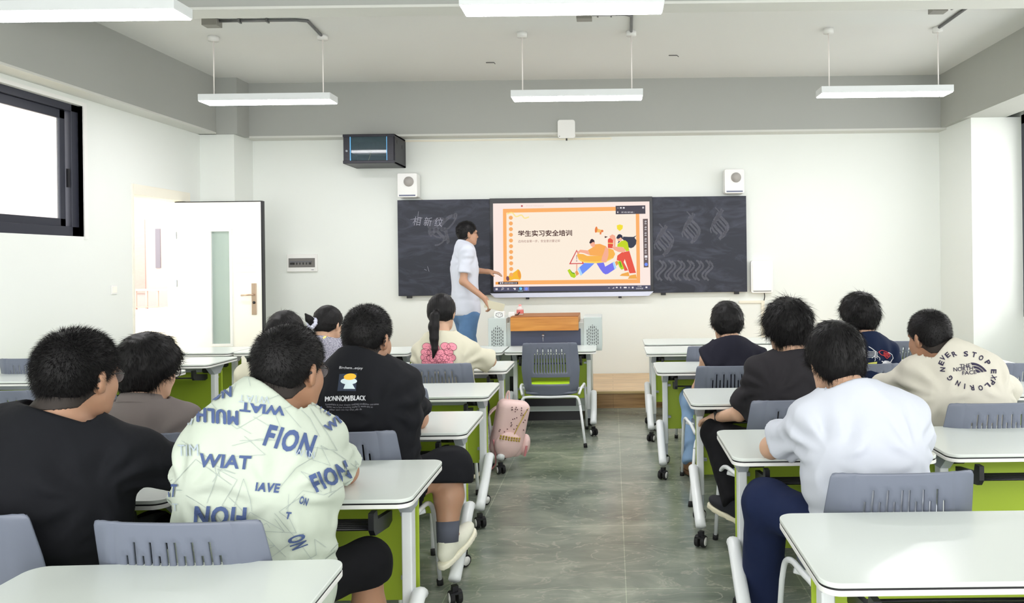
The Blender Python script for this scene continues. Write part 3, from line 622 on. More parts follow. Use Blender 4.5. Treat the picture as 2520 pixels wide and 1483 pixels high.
# ------------------------------------------------------------------ chairs
def make_chair():
    t = empty('classroom_chair')
    # back shell: fine grid with slots left out
    xs = []; sl = [-.134+.0242*k for k in range(12)]; tall = {1, 3, 5, 6, 8, 10}
    edge = [-1, -.985, -.95, -.9, -.84, -.80, -.785, -.74, -.70, -.685, -.62]
    cols = sorted(set([round(e_, 4) for e_ in edge]+[round(-e_, 4) for e_ in edge]+[round((s_+d_)/.25, 4) for s_ in sl for d_ in (-.0038, .0038)]))
    zs = [.88, .874, .862, .845, .825, .805, .785, .77, .74, .70, .66, .63, .612, .60, .575, .572, .54, .508, .49, .46, .44, .425, .41]
    def hw(z): return np.interp(z, [.41, .44, .5, .64, .78, .86, .874, .88], [.215, .232, .245, .258, .247, .240, .234, .225])
    def yy(u, z):
        a = np.interp(z, [.41, .5, .6, .74, .88], [.075, .03, .012, .0, -.022]); wing = np.interp(abs(u), [0, .68, .82, 1], [0, .004, .016, .05])*np.interp(z, [.41, .55, .7, .88], [1.3, 1.15, .8, .35])
        return a+wing+.02*u*u
    idx = {}; v = []; f = []
    for j, z in enumerate(zs):
        for i, u in enumerate(cols):
            zz = z-.012*(1-u*u) * (1 if j > 20 else 0)
            if j == 0: zz = z-.006*max(0, abs(u)-.9)*10
            idx[(i, j)] = len(v); v.append((u*hw(z), yy(u, z)+(.004 if .68 < abs(u) < .705 or .785 < abs(u) < .80 else 0), zz))
    for j in range(len(zs)-1):
        for i in range(len(cols)-1):
            um = (cols[i]+cols[i+1])/2*.25; zm = (zs[j]+zs[j+1])/2; hole = False
            for k, s_ in enumerate(sl):
                if abs(um-s_) < .003 and .612 < zm < (.825 if k in tall else .785): hole = True
            if .508 < zm < .572 and abs(um) < .165: hole = True
            if not hole: f.append((idx[i, j], idx[i+1, j], idx[i+1, j+1], idx[i, j+1]))
    b = mesh_obj('backrest', v, f, chair_m, t, True)
    so = b.modifiers.new('thick', 'SOLIDIFY'); so.thickness = .007; so.offset = 0
    # seat
    def pad(x0, x1, y0, y1, z0, z1, r): return MB().prism(rrect(x1-x0, y1-y0, r, 6, 0, (y0+y1)/2), 'z', z0, z1)
    pad(-.235, .235, .07, .50, .415, .435, .06).build('seat', chair_m, t, .006); pad(-.22, .22, .085, .485, .435, .468, .06).build('cushion', cush_m, t, .012, 3)
    tr = .0115
    MB().tube(curve_pts([(-.262, -.02, .33), (-.245, .0, .385), (-.2, .015, .402), (0, .02, .398), (.2, .015, .402), (.245, .0, .385), (.262, -.02, .33)], 5), tr).build('rear_rail', white_mt, t)
    for s in (-1, 1):
        l = MB().tube([(s*.262, -.02, .33), (s*.31, -.17, .01)], tr).build('leg', white_mt, t)
        MB().cyl((s*.3075, -.163, .03), (s*.312, -.175, 0), .016).build('foot_cap', rub_m, l)
        l = MB().tube(curve_pts([(s*.25, .03, .42), (s*.27, .10, .465), (s*.282, .2, .47), (s*.286, .33, .462), (s*.288, .42, .42), (s*.292, .455, .34)], 5)+[Vector((s*.30, .52, .01))], tr).build('leg', white_mt, t)
        MB().cyl((s*.299, .515, .03), (s*.30, .521, 0), .016).build('foot_cap', rub_m, l)
    MB().tube([(-.286, .3, .44), (-.2, .3, .412), (.2, .3, .412), (.286, .3, .44)], tr).build('stretcher', white_mt, t)
    return t
chair0 = make_chair(); usedc = [0]
def chair(x, y, label, rz=0, group='grey classroom chairs'):
    o = chair0 if not usedc[0] else copy_tree(chair0); usedc[0] = 1
    o.location = (x, y, 0); o.rotation_euler = (0, 0, rz); tag(o, 'blue-grey slotted plastic chair, '+label, 'chair', group)
for (x, y, r, n) in ((-.553, 6.5, 0, 'empty, standing beside the pink backpack'), (.953, 2.43, .03, 'behind the boy in the plain white T-shirt'), (-1.222, 2.05, -.03, 'behind the lettered shirt student'), (-1.93, 2.12, -.02, 'cut off by the lower left edge, behind the student in black'),
                  (-1.165, 3.13, 0, 'of the student with the small cap print'), (-2.06, 3.14, 0, 'of the student in the grey collared shirt'), (-1.30, 4.2, 0, 'mostly hidden behind the student in the black back-print shirt'), (-2.0, 4.2, 0, 'of the student hidden behind the lettered shirt'),
                  (-1.245, 5.24, 0, 'of the girl with the ponytail'), (-2.07, 5.22, 0, 'of the girl with the scrunchie'), (-3.57, 4.3, .02, 'empty, at the left edge beside the black shirt shoulder'), (-4.62, 5.84, 0, 'empty, farthest left against the left wall'), (-3.72, 5.1, 0, 'empty, mostly hidden behind the left student\'s head'),
                  (.93, 3.72, .12, 'of the boy in the faded black T-shirt'), (.80, 4.94, 0, 'of the boy in the sleeveless top'), (.86, 6.1, 0, 'empty, ahead of the boy in the sleeveless top'), (1.86, 3.57, .03, 'of the boy in the round-slogan shirt'), (1.70, 4.95, .06, 'of the boy in the navy printed shirt'),
                  (1.62, 6.12, 0, 'empty, in front of the boy in the navy shirt'), (2.82, 4.9, 0, 'empty, cut off at the right edge'), (2.58, 6.3, 0, 'empty, seen between navy shirt and slogan shirt')):
    chair(x, y, n, r)
# ------------------------------------------------------------------ people: distance-field modelling
f32 = np.float32
A_ = lambda *p: np.array(p, f32)
def cone(p, a, b, r1, r2):
    ba = b-a; L = float(ba@ba)+1e-9; h = np.clip((p-a)@ba/L, 0, 1); return np.linalg.norm(p-a-h[:, None]*ba, axis=1)-(r1+(r2-r1)*h)
def ell(p, c, R, r):
    q = (p-c)@R; r = np.array(r, f32); k0 = np.linalg.norm(q/r, axis=1)+1e-6; k1 = np.linalg.norm(q/(r*r), axis=1)+1e-6; return k0*(k0-1)/k1
def smin(a, b, k):
    h = np.maximum(k-np.abs(a-b), 0)/k; return np.minimum(a, b)-h*h*k*.25
def smax(a, b, k): return -smin(-a, -b, k)
def blob(p, prims, grow=0.0):
    d = None
    for q in prims:
        if q[0] == 'c': e = cone(p, q[1], q[2], q[3]+grow, q[4]+grow); k = q[5]
        else: e = ell(p, q[1], q[2], [x+grow for x in q[3]]); k = q[4]
        d = e if d is None else smin(d, e, k)
    return d
_rn = np.random.RandomState(3); _dirs = _rn.normal(size=(48, 3)).astype(f32); _dirs /= np.linalg.norm(_dirs, axis=1)[:, None]; _ph = (_rn.rand(48)*6.28).astype(f32)
def waves(p, freq, s=0, n=5):
    o = 0
    for k in range(n):
        i = (s*7+k) % 48; o = o+np.sin((p@_dirs[i])*freq*(1+.35*k)+_ph[i]+1.3*np.sin((p@_dirs[(i+11) % 48])*freq*.6))/(1+.25*k)
    return o/n
def sdf_mesh(fn, lo, hi, h):
    lo = np.array(lo, f32)-2*h; hi = np.array(hi, f32)+2*h; B = 6
    nb = np.ceil((hi-lo)/(h*B)).astype(int); n = nb*B+1
    bi = np.stack(np.meshgrid(*[np.arange(k) for k in nb], indexing='ij'), -1).reshape(-1, 3)
    bc = lo+(bi+.5)*h*B; bd = fn(bc.astype(f32)); keep = np.abs(bd) < h*B*1.25
    D = np.where((bd < 0).reshape(nb), f32(-1), f32(1)); D = np.repeat(np.repeat(np.repeat(D, B, 0), B, 1), B, 2); D = np.pad(D, ((0, 1), (0, 1), (0, 1)), mode='edge')
    mask = np.zeros(n, bool)
    for (i, j, k) in bi[keep]: mask[i*B:(i+1)*B+1, j*B:(j+1)*B+1, k*B:(k+1)*B+1] = True
    ii = np.argwhere(mask); out = np.empty(len(ii), f32)
    for s in range(0, len(ii), 200000): out[s:s+200000] = fn((lo+ii[s:s+200000]*h).astype(f32))
    D[mask] = out
    S = D < 0; c = S[:-1, :-1, :-1].astype(np.int8)
    tot = sum(S[a:S.shape[0]-1+a, b:S.shape[1]-1+b, q:S.shape[2]-1+q].astype(np.int8) for a in (0, 1) for b in (0, 1) for q in (0, 1))
    act = np.argwhere((tot > 0) & (tot < 8)); vid = -np.ones(tot.shape, np.int32); vid[tuple(act.T)] = np.arange(len(act))
    acc = np.zeros((len(act), 3), f32); cnt = np.zeros(len(act), f32)
    cor = [(a, b, q) for a in (0, 1) for b in (0, 1) for q in (0, 1)]
    val = {c_: D[act[:, 0]+c_[0], act[:, 1]+c_[1], act[:, 2]+c_[2]] for c_ in cor}
    for c1 in cor:
        for ax in range(3):
            if c1[ax]: continue
            c2 = list(c1); c2[ax] = 1; c2 = tuple(c2); v1, v2 = val[c1], val[c2]; m_ = (v1 < 0) != (v2 < 0)
            t = np.where(m_, v1/(v1-v2+1e-12), 0); pt = np.tile(np.array(c1, f32), (len(act), 1)); pt[:, ax] = t
            acc += pt*m_[:, None]; cnt += m_
    V = lo+(act+acc/cnt[:, None])*h; Fs = []
    for ax in range(3):
        o1, o2 = (ax+1) % 3, (ax+2) % 3
        sl1 = [slice(None)]*3; sl2 = [slice(None)]*3; sl1[ax] = slice(0, -1); sl2[ax] = slice(1, None)
        A, Bq = S[tuple(sl1)], S[tuple(sl2)]; ed = np.argwhere(A != Bq)
        ed = ed[(ed[:, o1] > 0) & (ed[:, o2] > 0) & (ed[:, o1] < tot.shape[o1]) & (ed[:, o2] < tot.shape[o2])]
        def cell(d1, d2):
            q = ed.copy(); q[:, o1] -= d1; q[:, o2] -= d2; return vid[tuple(q.T)]
        quad = np.stack([cell(1, 1), cell(0, 1), cell(0, 0), cell(1, 0)], 1); inside = A[tuple(ed.T)]
        quad[~inside] = quad[~inside][:, ::-1]; Fs.append(quad)
    Fs = np.concatenate(Fs); Fs = Fs[(Fs >= 0).all(1)]
    return V.astype(f32), Fs
def norm(v): v = np.array(v, f32); return v/(np.linalg.norm(v)+1e-9)

# skin, hair and cloth materials
def skin(name, c): 
    m = M(name, c, .5, vary=.05, vscale=25, bump=(180, .1, .0008)); m.node_tree.nodes['Principled BSDF'].inputs['Subsurface Weight'].default_value = .08
    m.node_tree.nodes['Principled BSDF'].inputs['Subsurface Scale'].default_value = .02; return m
sk_a = skin('skin_light', (206, 166, 140)); sk_b = skin('skin_mid', (180, 138, 112)); sk_c = skin('skin_tan', (166, 124, 98))
hair_m = M('hair_black', (14, 12, 14), .5, spec=.25, vary=.5, vscale=90, stretch=(1, 1, .2)); hair_b = M('hair_dark_brown', (44, 34, 34), .38, spec=.5, vary=.4, vscale=80, stretch=(1, 1, .2))
hair_s = M('hair_shaved', (44, 36, 32), .7, vary=.3, vscale=120)
def cloth(name, c, vary=.03, rough=.85): return M(name, c, rough, vary=vary, vscale=9, bump=(700, .25, .0006), spec=.2)

def hand_prims(w, d, nrm, side, s=1.0, curl=.5, spread=.12):
    """palm + four fingers of unequal length + thumb from the side of the palm. d: finger direction, nrm: back of hand"""
    d = norm(d); nrm = norm(nrm-d*float(nrm@d)); a = np.cross(d, nrm)*side   # a points to the thumb side
    R = np.stack([a, d, nrm], 1).astype(f32); P = [('c', w, w+d*.03*s, .025*s, .026*s, .02), ('e', w+d*.055*s, R, (.041*s, .05*s, .018*s), .02)]
    for k, (o, L) in enumerate(((.028, .072), (.010, .08), (-.009, .075), (-.027, .058))):
        b = w+d*.092*s+a*o*s*1.05; dd = norm(d+a*(o*spread*30*.3)); p0 = b
        for j, q in enumerate((.45, .32, .25)):
            ang = curl*(.6+.8*j); v = dd*math.cos(ang)-nrm*math.sin(ang); p1 = p0+v*L*q*s; P.append(('c', p0.astype(f32), p1.astype(f32), (.0098-.0009*j)*s, (.0092-.0011*j)*s, .006)); p0 = p1
    p0 = w+d*.03*s+a*.026*s; p1 = p0+(d*.5+a*.75-nrm*.25)*.042*s; p2 = p1+(d*.85+a*.25-nrm*.4*(1+curl))*.032*s
    P += [('c', p0.astype(f32), p1.astype(f32), .016*s, .012*s, .015), ('c', p1.astype(f32), p2.astype(f32), .011*s, .009*s, .006)]
    return P

def decal(name, polys, tris, bvh, m, parent, lift=.0026, step=6.0, edge=.05):
    """print on a garment: 2D shapes given on the photograph, cut into small cells and laid on the cloth surface"""
    bm = bmesh.new()
    for p in polys:
        try: bm.faces.new([bm.verts.new((q[0], q[1], 0)) for q in p])
        except ValueError: pass
    for (v, f) in tris:
        vv = [bm.verts.new((q[0], q[1], 0)) for q in v]
        for q in f:
            try: bm.faces.new([vv[i] for i in q])
            except ValueError: pass
    if not bm.verts: bm.free(); return None
    xs = [v.co.x for v in bm.verts]; ys = [v.co.y for v in bm.verts]
    bmesh.ops.triangulate(bm, faces=bm.faces[:])
    for (lo_, hi_, nv) in ((min(xs), max(xs), (1, 0, 0)), (min(ys), max(ys), (0, 1, 0))):
        t = lo_+step/2
        while t < hi_: bmesh.ops.bisect_plane(bm, geom=bm.verts[:]+bm.edges[:]+bm.faces[:], plane_co=(t*nv[0], t*nv[1], 0), plane_no=nv); t += step
    o = Vector((0, 0, H)); bad = []; org = parent_loc(parent)
    for v in bm.verts:
        d = (at(v.co.x, v.co.y, 5)-o).normalized(); hit = bvh.ray_cast(o, d, 20)
        if hit[0] is None: bad.append(v); v.co = (0, 0, -50)
        else:
            n_ = hit[1]; n_ = n_ if n_.dot(d) < 0 else -n_
            v.co = hit[0]+n_*lift-d*.0006-org
    bmesh.ops.delete(bm, geom=bad, context='VERTS')
    bmesh.ops.delete(bm, geom=[f for f in bm.faces if max(e.calc_length() for e in f.edges) > edge], context='FACES')
    me = bpy.data.meshes.new(name); bm.to_mesh(me); bm.free(); me.materials.append(m)
    ob = bpy.data.objects.new(name, me); COL.objects.link(ob); ob.parent = parent; return ob

def strands(V, N, rnd, n, length, width, flow, lift, jit=.35, seg=3):
    """tapered hair strands standing off the scalp surface"""
    i = rnd.randint(0, len(V), n); p = V[i]-N[i]*.004; L = length*(.6+.8*rnd.rand(n)); d = N[i]*lift[:, None][i] if isinstance(lift, np.ndarray) else N[i]*lift
    fl_ = flow(V[i], N[i]); d = d+fl_+rnd.normal(size=(n, 3))*jit; d /= np.linalg.norm(d, axis=1)[:, None]
    side = np.cross(d, rnd.normal(size=(n, 3))); side /= np.linalg.norm(side, axis=1)[:, None]; s2 = np.cross(d, side); vs_ = []; cur = p.copy()
    for k in range(seg+1):
        w_ = width*(1-k/(seg+.15)); 
        for q in range(3):
            a = 2*math.pi*q/3; vs_.append(cur+side*math.cos(a)*w_+s2*math.sin(a)*w_)
        d = d+fl_*.35-np.array([0, 0, .10]); d /= np.linalg.norm(d, axis=1)[:, None]; cur = cur+d*(L/seg)[:, None]
    vs_ = np.stack(vs_, 1).reshape(-1, 3); nv = 3*(seg+1); base = (np.arange(n)*nv)[:, None, None]
    fq = np.array([[k*3+q, k*3+(q+1) % 3, (k+1)*3+(q+1) % 3, (k+1)*3+q] for k in range(seg) for q in range(3)])
    return vs_.astype(f32), (base+fq[None]).reshape(-1, 4)

def vnormals(V, Fq):
    n = np.zeros_like(V); fn = np.cross(V[Fq[:, 2]]-V[Fq[:, 0]], V[Fq[:, 3]]-V[Fq[:, 1]])
    for k in range(4): np.add.at(n, Fq[:, k], fn)
    return n/(np.linalg.norm(n, axis=1)[:, None]+1e-9)

def person(sp):
    rnd = np.random.RandomState(sp.get('seed', 1)); hx = sp.get('h', .008)
    yaw = math.radians(sp.get('yaw', 0)); f = A_(math.sin(yaw), math.cos(yaw), 0); r = A_(math.cos(yaw), -math.sin(yaw), 0); up = A_(0, 0, 1)
    Hc = np.array(sp['head'], f32); Pv = np.array(sp['pelvis'], f32); g = sp.get('girth', 1.0); hs = sp.get('hs', 1.09)*1.0
    hy = math.radians(sp.get('hyaw', 0)); hp = math.radians(sp.get('pitch', 10)); hr = math.radians(sp.get('roll', 0))
    hf = A_(math.sin(hy)*math.cos(hp), math.cos(hy)*math.cos(hp), -math.sin(hp)); hrt = A_(math.cos(hy), -math.sin(hy), 0); hu = np.cross(hrt, hf)
    hrt, hu = hrt*math.cos(hr)-hu*math.sin(hr), hu*math.cos(hr)+hrt*math.sin(hr)
    HR = np.stack([hrt, hf, hu], 1).astype(f32); X = lambda x, y, z: (Hc+HR@A_(x, y, z)*hs).astype(f32)
    Nk = np.array(sp.get('neck', Hc-f*.055*hs-up*.175), f32)              # base of the neck
    u = norm(Nk-Pv); tf = norm(np.cross(u, r)); tf = tf if tf@f > 0 else -tf
    TR = np.stack([r, tf, u], 1).astype(f32); shw = sp.get('shw', .185)*1.04
    SL, SR = (np.array(sp['sh_'+k], f32) if 'sh_'+k in sp else (Nk+s*r*shw-up*.06+f*.015).astype(f32) for k, s in (('l', -1), ('r', 1)))
    EL = np.array(sp.get('el', SL-up*.24+f*.17-r*.05), f32); ER = np.array(sp.get('er', SR-up*.24+f*.17+r*.05), f32)
    WL = np.array(sp.get('wl', EL+f*.17+r*.16+up*.0), f32); WR = np.array(sp.get('wr', ER+f*.17-r*.16), f32)
    # ---- skin
    ag = .5+.5*g
    P = [('e', X(0, -.012, .03), HR, (.079*hs, .098*hs, .093*hs), .02), ('e', X(0, .028, -.03), HR, (.064*hs, .07*hs, .088*hs), .03), ('c', X(-.03, .045, -.085), X(.03, .045, -.085), .03*hs, .03*hs, .03),
         ('c', X(-.045, .02, -.055), X(-.03, .05, -.085), .028*hs, .024*hs, .03), ('c', X(.045, .02, -.055), X(.03, .05, -.085), .028*hs, .024*hs, .03),
         ('c', X(0, .092, .005), X(0, .108, -.028), .010*hs, .014*hs, .018), ('c', X(-.022, .088, -.062), X(.022, .088, -.062), .010*hs, .010*hs, .014), ('c', X(-.035, .085, .028), X(.035, .085, .028), .014*hs, .014*hs, .02),
         ('c', X(0, .078, -.088), X(0, .08, -.098), .020*hs, .018*hs, .02)]
    ck = sp.get('cheek', 0)
    for s in (-1, 1):
        P += [('e', X(s*.036, .062, -.03), HR, ((.026+ck)*hs, .03*hs, (.03+ck)*hs), .03)]
        ER_ = (HR@np.array([[math.cos(s*.45), -math.sin(s*.45), 0], [math.sin(s*.45), math.cos(s*.45), 0], [0, 0, 1]], f32)).astype(f32)
        P += [('e', X(s*.086, -.008, -.008), ER_, (.010*hs, .022*hs, .034*hs), .008), ('e', X(s*.082, -.002, -.03), HR, (.010*hs, .011*hs, .014*hs), .008)]
    nr = sp.get('nr', .058)*hs
    P += [('c', X(0, -.03, -.045), Nk, nr, nr*1.08, .03)]
    torso = [('e', (Nk-u*.20).astype(f32), TR, (.165*g, .11*g, .2), .05), ('e', (Pv+u*.13).astype(f32), TR, (.155*g, .12*g, .2), .06), ('e', Pv, TR, (.17*g, .13*g, .13), .06), ('c', SL, SR, .048*ag, .048*ag, .07),
             ('c', (Nk-up*.01).astype(f32), (SL-up*.0).astype(f32), .056*ag, .042*ag, .06), ('c', (Nk-up*.01).astype(f32), (SR-up*.0).astype(f32), .056*ag, .042*ag, .06)]
    Lt = float(np.linalg.norm(Nk-Pv)); torso.append(('e', ((Nk+Pv)/2).astype(f32), TR, (.152*g, .108*g, Lt*.36), .06))
    P += [(q[0], q[1], q[2], [x-.012 for x in q[3]], q[4]) if q[0] == 'e' else q[:3]+(q[3]-.012, q[4]-.012, q[5]) for q in torso]
    for (S_q, E_q, W_q, sd) in ((SL, EL, WL, -1), (SR, ER, WR, 1)):
        P += [('c', S_q, E_q, .044*ag, .040*ag, .03), ('c', E_q, W_q, .041*ag, .027*ag, .025)]
        hd = sp.get('hand_'+('l' if sd < 0 else 'r')); dd, nn, cu = hd if hd else (norm(W_q-E_q), A_(0, 0, 1), .45)
        P += hand_prims(W_q, np.array(dd, f32), np.array(nn, f32), -sd*1.0 if not sp.get('flip') else sd, hs*.98, cu)
    legs = []
    for k, s in (('l', -1), ('r', 1)):
        hip = (Pv+r*s*.09-up*.02).astype(f32); kn = np.array(sp.get('kn_'+k, Pv+r*s*.15+f*.42+up*.0), f32); an = np.array(sp.get('an_'+k, kn-up*(kn[2]-.09)+f*.03), f32)
        to = np.array(sp.get('to_'+k, an+f*.15-up*.05), f32); legs.append((hip, kn, an, to))
        lg = sp.get('lg', 1.0)
        P += [('c', hip, kn, .075*lg, .052*lg, .04), ('c', kn, (kn*.6+an*.4).astype(f32), .052*lg, .056*lg, .03), ('c', (kn*.6+an*.4).astype(f32), an, .056*lg, .034*lg, .03), ('c', an, (an+norm(to-an)*.05).astype(f32), .036, .034, .02)]
    root = empty('person', tuple(float(x) for x in (Pv[0], Pv[1], 0))); tag(root, sp['label'], 'person'); org = np.array([Pv[0], Pv[1], 0], f32)
    allp = np.array([q[1] for q in P]+[q[2] for q in P if q[0] == 'c']); lo, hi = allp.min(0)-.13, allp.max(0)+.13
    def fskin(p): 
        d = blob(p, P)
        for s in (-1, 1): d = smax(d, -cone(p, X(s*.032, .098, .008), X(s*.036, .096, .008), .011*hs, .011*hs), .012)
        return d
    V, Q = sdf_mesh(fskin, lo, hi, sp.get('hs_', hx*.8)); mesh_obj('body', V-org, Q, sp['skin'], root, True)
    body = bpy.data.objects[-1] if False else None
    # eyes, lips
    ey = MB()
    # ---- shirt
    c = sp['shirt']; loose = c.get('loose', .018)
    torso = [q if not (q[0] == 'c' and q[1] is SL) else q for q in torso]; SP = [(q[0], q[1], q[2], [x+loose for x in q[3]], q[4]+.02) if q[0] == 'e' else q[:3]+(q[3]+loose*.75, q[4]+loose*.75, q[5]+.02) for q in torso]
    SP.append(('c', (Nk-up*.03).astype(f32), (Nk+(X(0, -.03, -.045)-Nk)*.45).astype(f32), nr*1.08+.012, nr+.010, .035))
    if 'extra' in c: SP += [('e', (Pv+r*a_+f*b_+u*c_).astype(f32), TR, rr, .08) for (a_, b_, c_, rr) in c['extra']]
    fr_ = c.get('sleeve', .8); cuts = []
    if fr_ > 0:
        for (S_q, E_q) in ((SL, EL), (SR, ER)):
            e = (S_q+(E_q-S_q)*fr_).astype(f32); cuts.append((e, norm(E_q-S_q), (S_q, (S_q+(E_q-S_q)*(fr_+.15)).astype(f32), (.046*ag+loose*.5), (.048*ag+c.get('cuff', .022)*.8))))
    else:
        for S_q, E_q, s in ((SL, EL, -1), (SR, ER, 1)): cuts.append(((S_q+r*s*.035).astype(f32), norm(r*s*.9-up*.35), None))
    hem = Pv-up*c.get('hem', .06); nax = norm(X(0, -.03, -.045)-Nk); coln = norm(nax+f*c.get('coltilt', .12)); colp = Nk+nax*c.get('collar', .034)
    def fshirt(p):
        w1 = c.get('wr', .006); zz = (p-Pv)@u;
        d0 = blob(p, SP); amp = np.clip(1.15-(zz-.1)*1.5, .3, 1)
        for e, n_, sl_ in cuts:
            if sl_ is None:
                near = np.linalg.norm(p-e, axis=1)-.20; d0 = np.where(near < 0, smax(d0, (p-e)@n_, .012), d0)
            else: d0 = smin(d0, smax(cone(p, *sl_), (p-e)@n_, .010), .05)
        wv = waves(p*A_(1.2, 1.2, .7), 15, c.get('ws', 1)); fo = (1-np.abs(wv)*2.6).clip(0, 1)**2
        d = d0-w1*.9*fo*amp+w1*.6*waves(p*A_(1, 1, .55), 30, 2)*amp+w1*.2*waves(p, 75, 3)
        for S_q, s_ in ((SL, -1), (SR, 1)):          # creases fanning out of the armpits
            v = p-(S_q-up*.09-r*s_*.01); rr = np.hypot(v@up, v@r)+1e-6; th_ = np.arctan2(v@up, (v@r)*s_)
            d += w1*.95*np.sin(th_*8+rr*14+wv*2.2)*np.exp(-((rr-.10)/.075)**2)*np.clip(rr/.09, 0, 1)**2
        d += w1*.55*np.sin(zz*75+wv*5+(p@r)*14)*np.clip(1-np.abs(zz-.13)/.14, 0, 1)
        d = smax(d, (hem[2]-p[:, 2]), .01)
        nk = np.linalg.norm(p-colp, axis=1)-nr*1.75; d = np.where(nk < 0, smax(d, (p-colp)@coln, .006), d)
        return d
    pts = np.array([SL, SR, EL, ER, Nk, Pv]); lo, hi = pts.min(0)-.27*max(1, g), pts.max(0)+.2
    V, Q = sdf_mesh(fshirt, lo, hi, hx); so = mesh_obj('shirt', V-org, Q, c['mat'], root, True)
    if c.get('name'): so.name = c['name']
    need = c.get('prints'); bvh = BVHTree.FromPolygons([tuple(v) for v in V.tolist()], Q.tolist()) if need else None
    for k_, (nm_, polys, tris, m_) in enumerate(need or []): decal(nm_, polys, tris, bvh, m_, so, .0024+.0006*min(k_, 4))
    # collar band
    if c.get('polo'):
        m_ = MB(); n = 24; v = []; 
        a1 = norm(np.cross(coln, r)); 
        for k in range(n+1):
            q = math.radians(-58+296*k/n)+math.pi*.0; rad = nr*1.28
            b_ = colp+(r*math.cos(q)-a1*(-1 if a1@f < 0 else 1)*math.sin(q))*rad*(1 if True else 1)
            for (dz, dr) in ((-.012, .014), (.006, .008), (.02, -.002), (.018, -.006), (-.01, 0)): v.append(b_+coln*dz*1.3+norm(b_-colp)*dr-org)
        fq = [(k*5+j, k*5+j+1, (k+1)*5+j+1, (k+1)*5+j) for k in range(n) for j in range(4)]
        co = mesh_obj('collar', [tuple(float(x) for x in q) for q in v], fq, c['mat'], so, True)
    # ---- trousers
    t = sp['legs']; tg = t.get('loose', .016); TP = [('e', Pv, TR, (.172*g+.006, .135*g+.004, .125), .05)]; cutl = []
    for (hip, kn, an, to) in legs:
        lg = sp.get('lg', 1.0)
        TP.append(('c', hip, kn, .082*lg+tg*.6, .06*lg+tg, .05))
        if t.get('short'): e = kn+(an-kn)*t['short']; TP.append(('c', kn, (kn+(an-kn)*(t['short']+.15)).astype(f32), .06*lg+tg, .062*lg+tg*1.3, .04)); cutl.append((e.astype(f32), norm(an-kn)))
        else: TP.append(('c', kn, an, .058*lg+tg, t.get('hemr', .052), .05)); cutl.append(((an+norm(an-kn)*.01).astype(f32), norm(an-kn)))
    def ftr(p):
        d = blob(p, TP)+.005*waves(p, 34, 2)+.002*waves(p, 80, 4)
        for e, n_ in cutl: d = np.where(np.linalg.norm(p-e, axis=1) < .17, smax(d, (p-e)@n_, .01), d)
        return smax(d, p[:, 2]-(Pv[2]+.14), .01)
    pts = np.array([q for l in legs for q in l[:3]]+[Pv]); lo, hi = pts.min(0)-.2, pts.max(0)+.2
    V, Q = sdf_mesh(ftr, lo, hi, hx*1.1); mesh_obj(t.get('name', 'trousers'), V-org, Q, t['mat'], root, True)
    # ---- shoes
    for li, (hip, kn, an, to) in enumerate(legs):
        if sp.get('noshoe'): break
        d = norm(to-an*A_(1, 1, 0)-A_(0, 0, to[2]) if False else (to-an)); fd = norm(np.array(to)-(an-norm(an-kn)*0)); 
        dn = norm(sp['footdir_'+'lr'[li]]) if 'footdir_'+'lr'[li] in sp else norm((to-an)*A_(1, 1, 0)); sn = sp.get('shoeup_'+'lr'[li], A_(0, 0, 1)); sn = norm(sn-dn*float(np.dot(sn, dn))); rt = np.cross(dn, sn); FR = np.stack([rt, dn, sn], 1).astype(f32)
        b = an-sn*.045; HP = [('e', (b-dn*.02).astype(f32), FR, (.04, .055, .05), .03), ('e', (b+dn*.10-sn*.005).astype(f32), FR, (.046, .095, .036), .03), ('c', an, (b+dn*.06).astype(f32), .044, .036, .03)]
        def fsh(p):
            q = (p-b)@FR; dd = blob(p, HP); dd = smax(dd, -(q[:, 2]+.035), .006); return smax(dd, (p-an)@sn-.025, .01)
        V, Q = sdf_mesh(fsh, (b-.25), (b+.25), hx*.8); sh = mesh_obj('shoe', V-org, Q, sp['shoe'][0], root, True)
        def fso(p):
            q = (p-b)@FR; w_ = np.interp(q[:, 1], [-.08, -.03, .1, .16, .2], [.040, .042, .05, .048, .045]); return np.maximum(((np.abs(q[:, 0]/w_)**3+np.abs((q[:, 1]-.052)/.142)**3)**(1/3)-1)*.045, np.abs(q[:, 2]+.04)-.014)
        V, Q = sdf_mesh(fso, (b-.25), (b+.25), hx*.8); mesh_obj('sole', V-org, Q, sp['shoe'][1], sh, True)
        lc = MB()
        for q_ in range(4): 
            yy_ = .045+.02*q_; zz_ = .036-.006*q_
            lc.tube([Vector((b+dn*(yy_+.004)-rt*.022+sn*(zz_-.006)-org).tolist()), Vector((b+dn*yy_+sn*(zz_+.003)-org).tolist()), Vector((b+dn*(yy_-.004)+rt*.022+sn*(zz_-.006)-org).tolist())], .0035, 6)
        lc.build('laces', sp['shoe'][1], sh)
        if sp.get('sock'): MB().tube([Vector(an-sn*.01-org)+Vector(norm(kn-an))*.0, Vector(an+norm(kn-an)*.085-org)], [.050, .055], 20).build('sock', sp['sock'], root)
    # ---- hair
    hh = sp['hair']; th = hh.get('top', .02); bk = hh.get('back', .012); fl_ = hh.get('fluff', .004); nape = hh.get('nape', -.075); sideb = hh.get('side', -.005)
    def cap(p, grow=0):
        q = (p-Hc)@HR/hs; tt = np.interp(q[:, 2], [-.07, .0, .06, .12], [bk*hh.get('nt', .6), bk, (bk+th)*.5, th])+grow
        d = ell(p, X(0, -.012, .03), HR, (.079*hs, .098*hs, .093*hs)); d2 = ell(p, X(0, -.022, -.025), HR, (.070*hs, .075*hs, .07*hs)); d = smin(d, d2, .03)-tt*hs
        hl = np.interp(q[:, 1], [-.12, -.055, -.02, .012, .04, .065, .085, .12], [nape, nape, sideb*.5+nape*.3, sideb, hh.get('temple', .0), .035, hh.get('fringe', .07), hh.get('fringe', .075)])
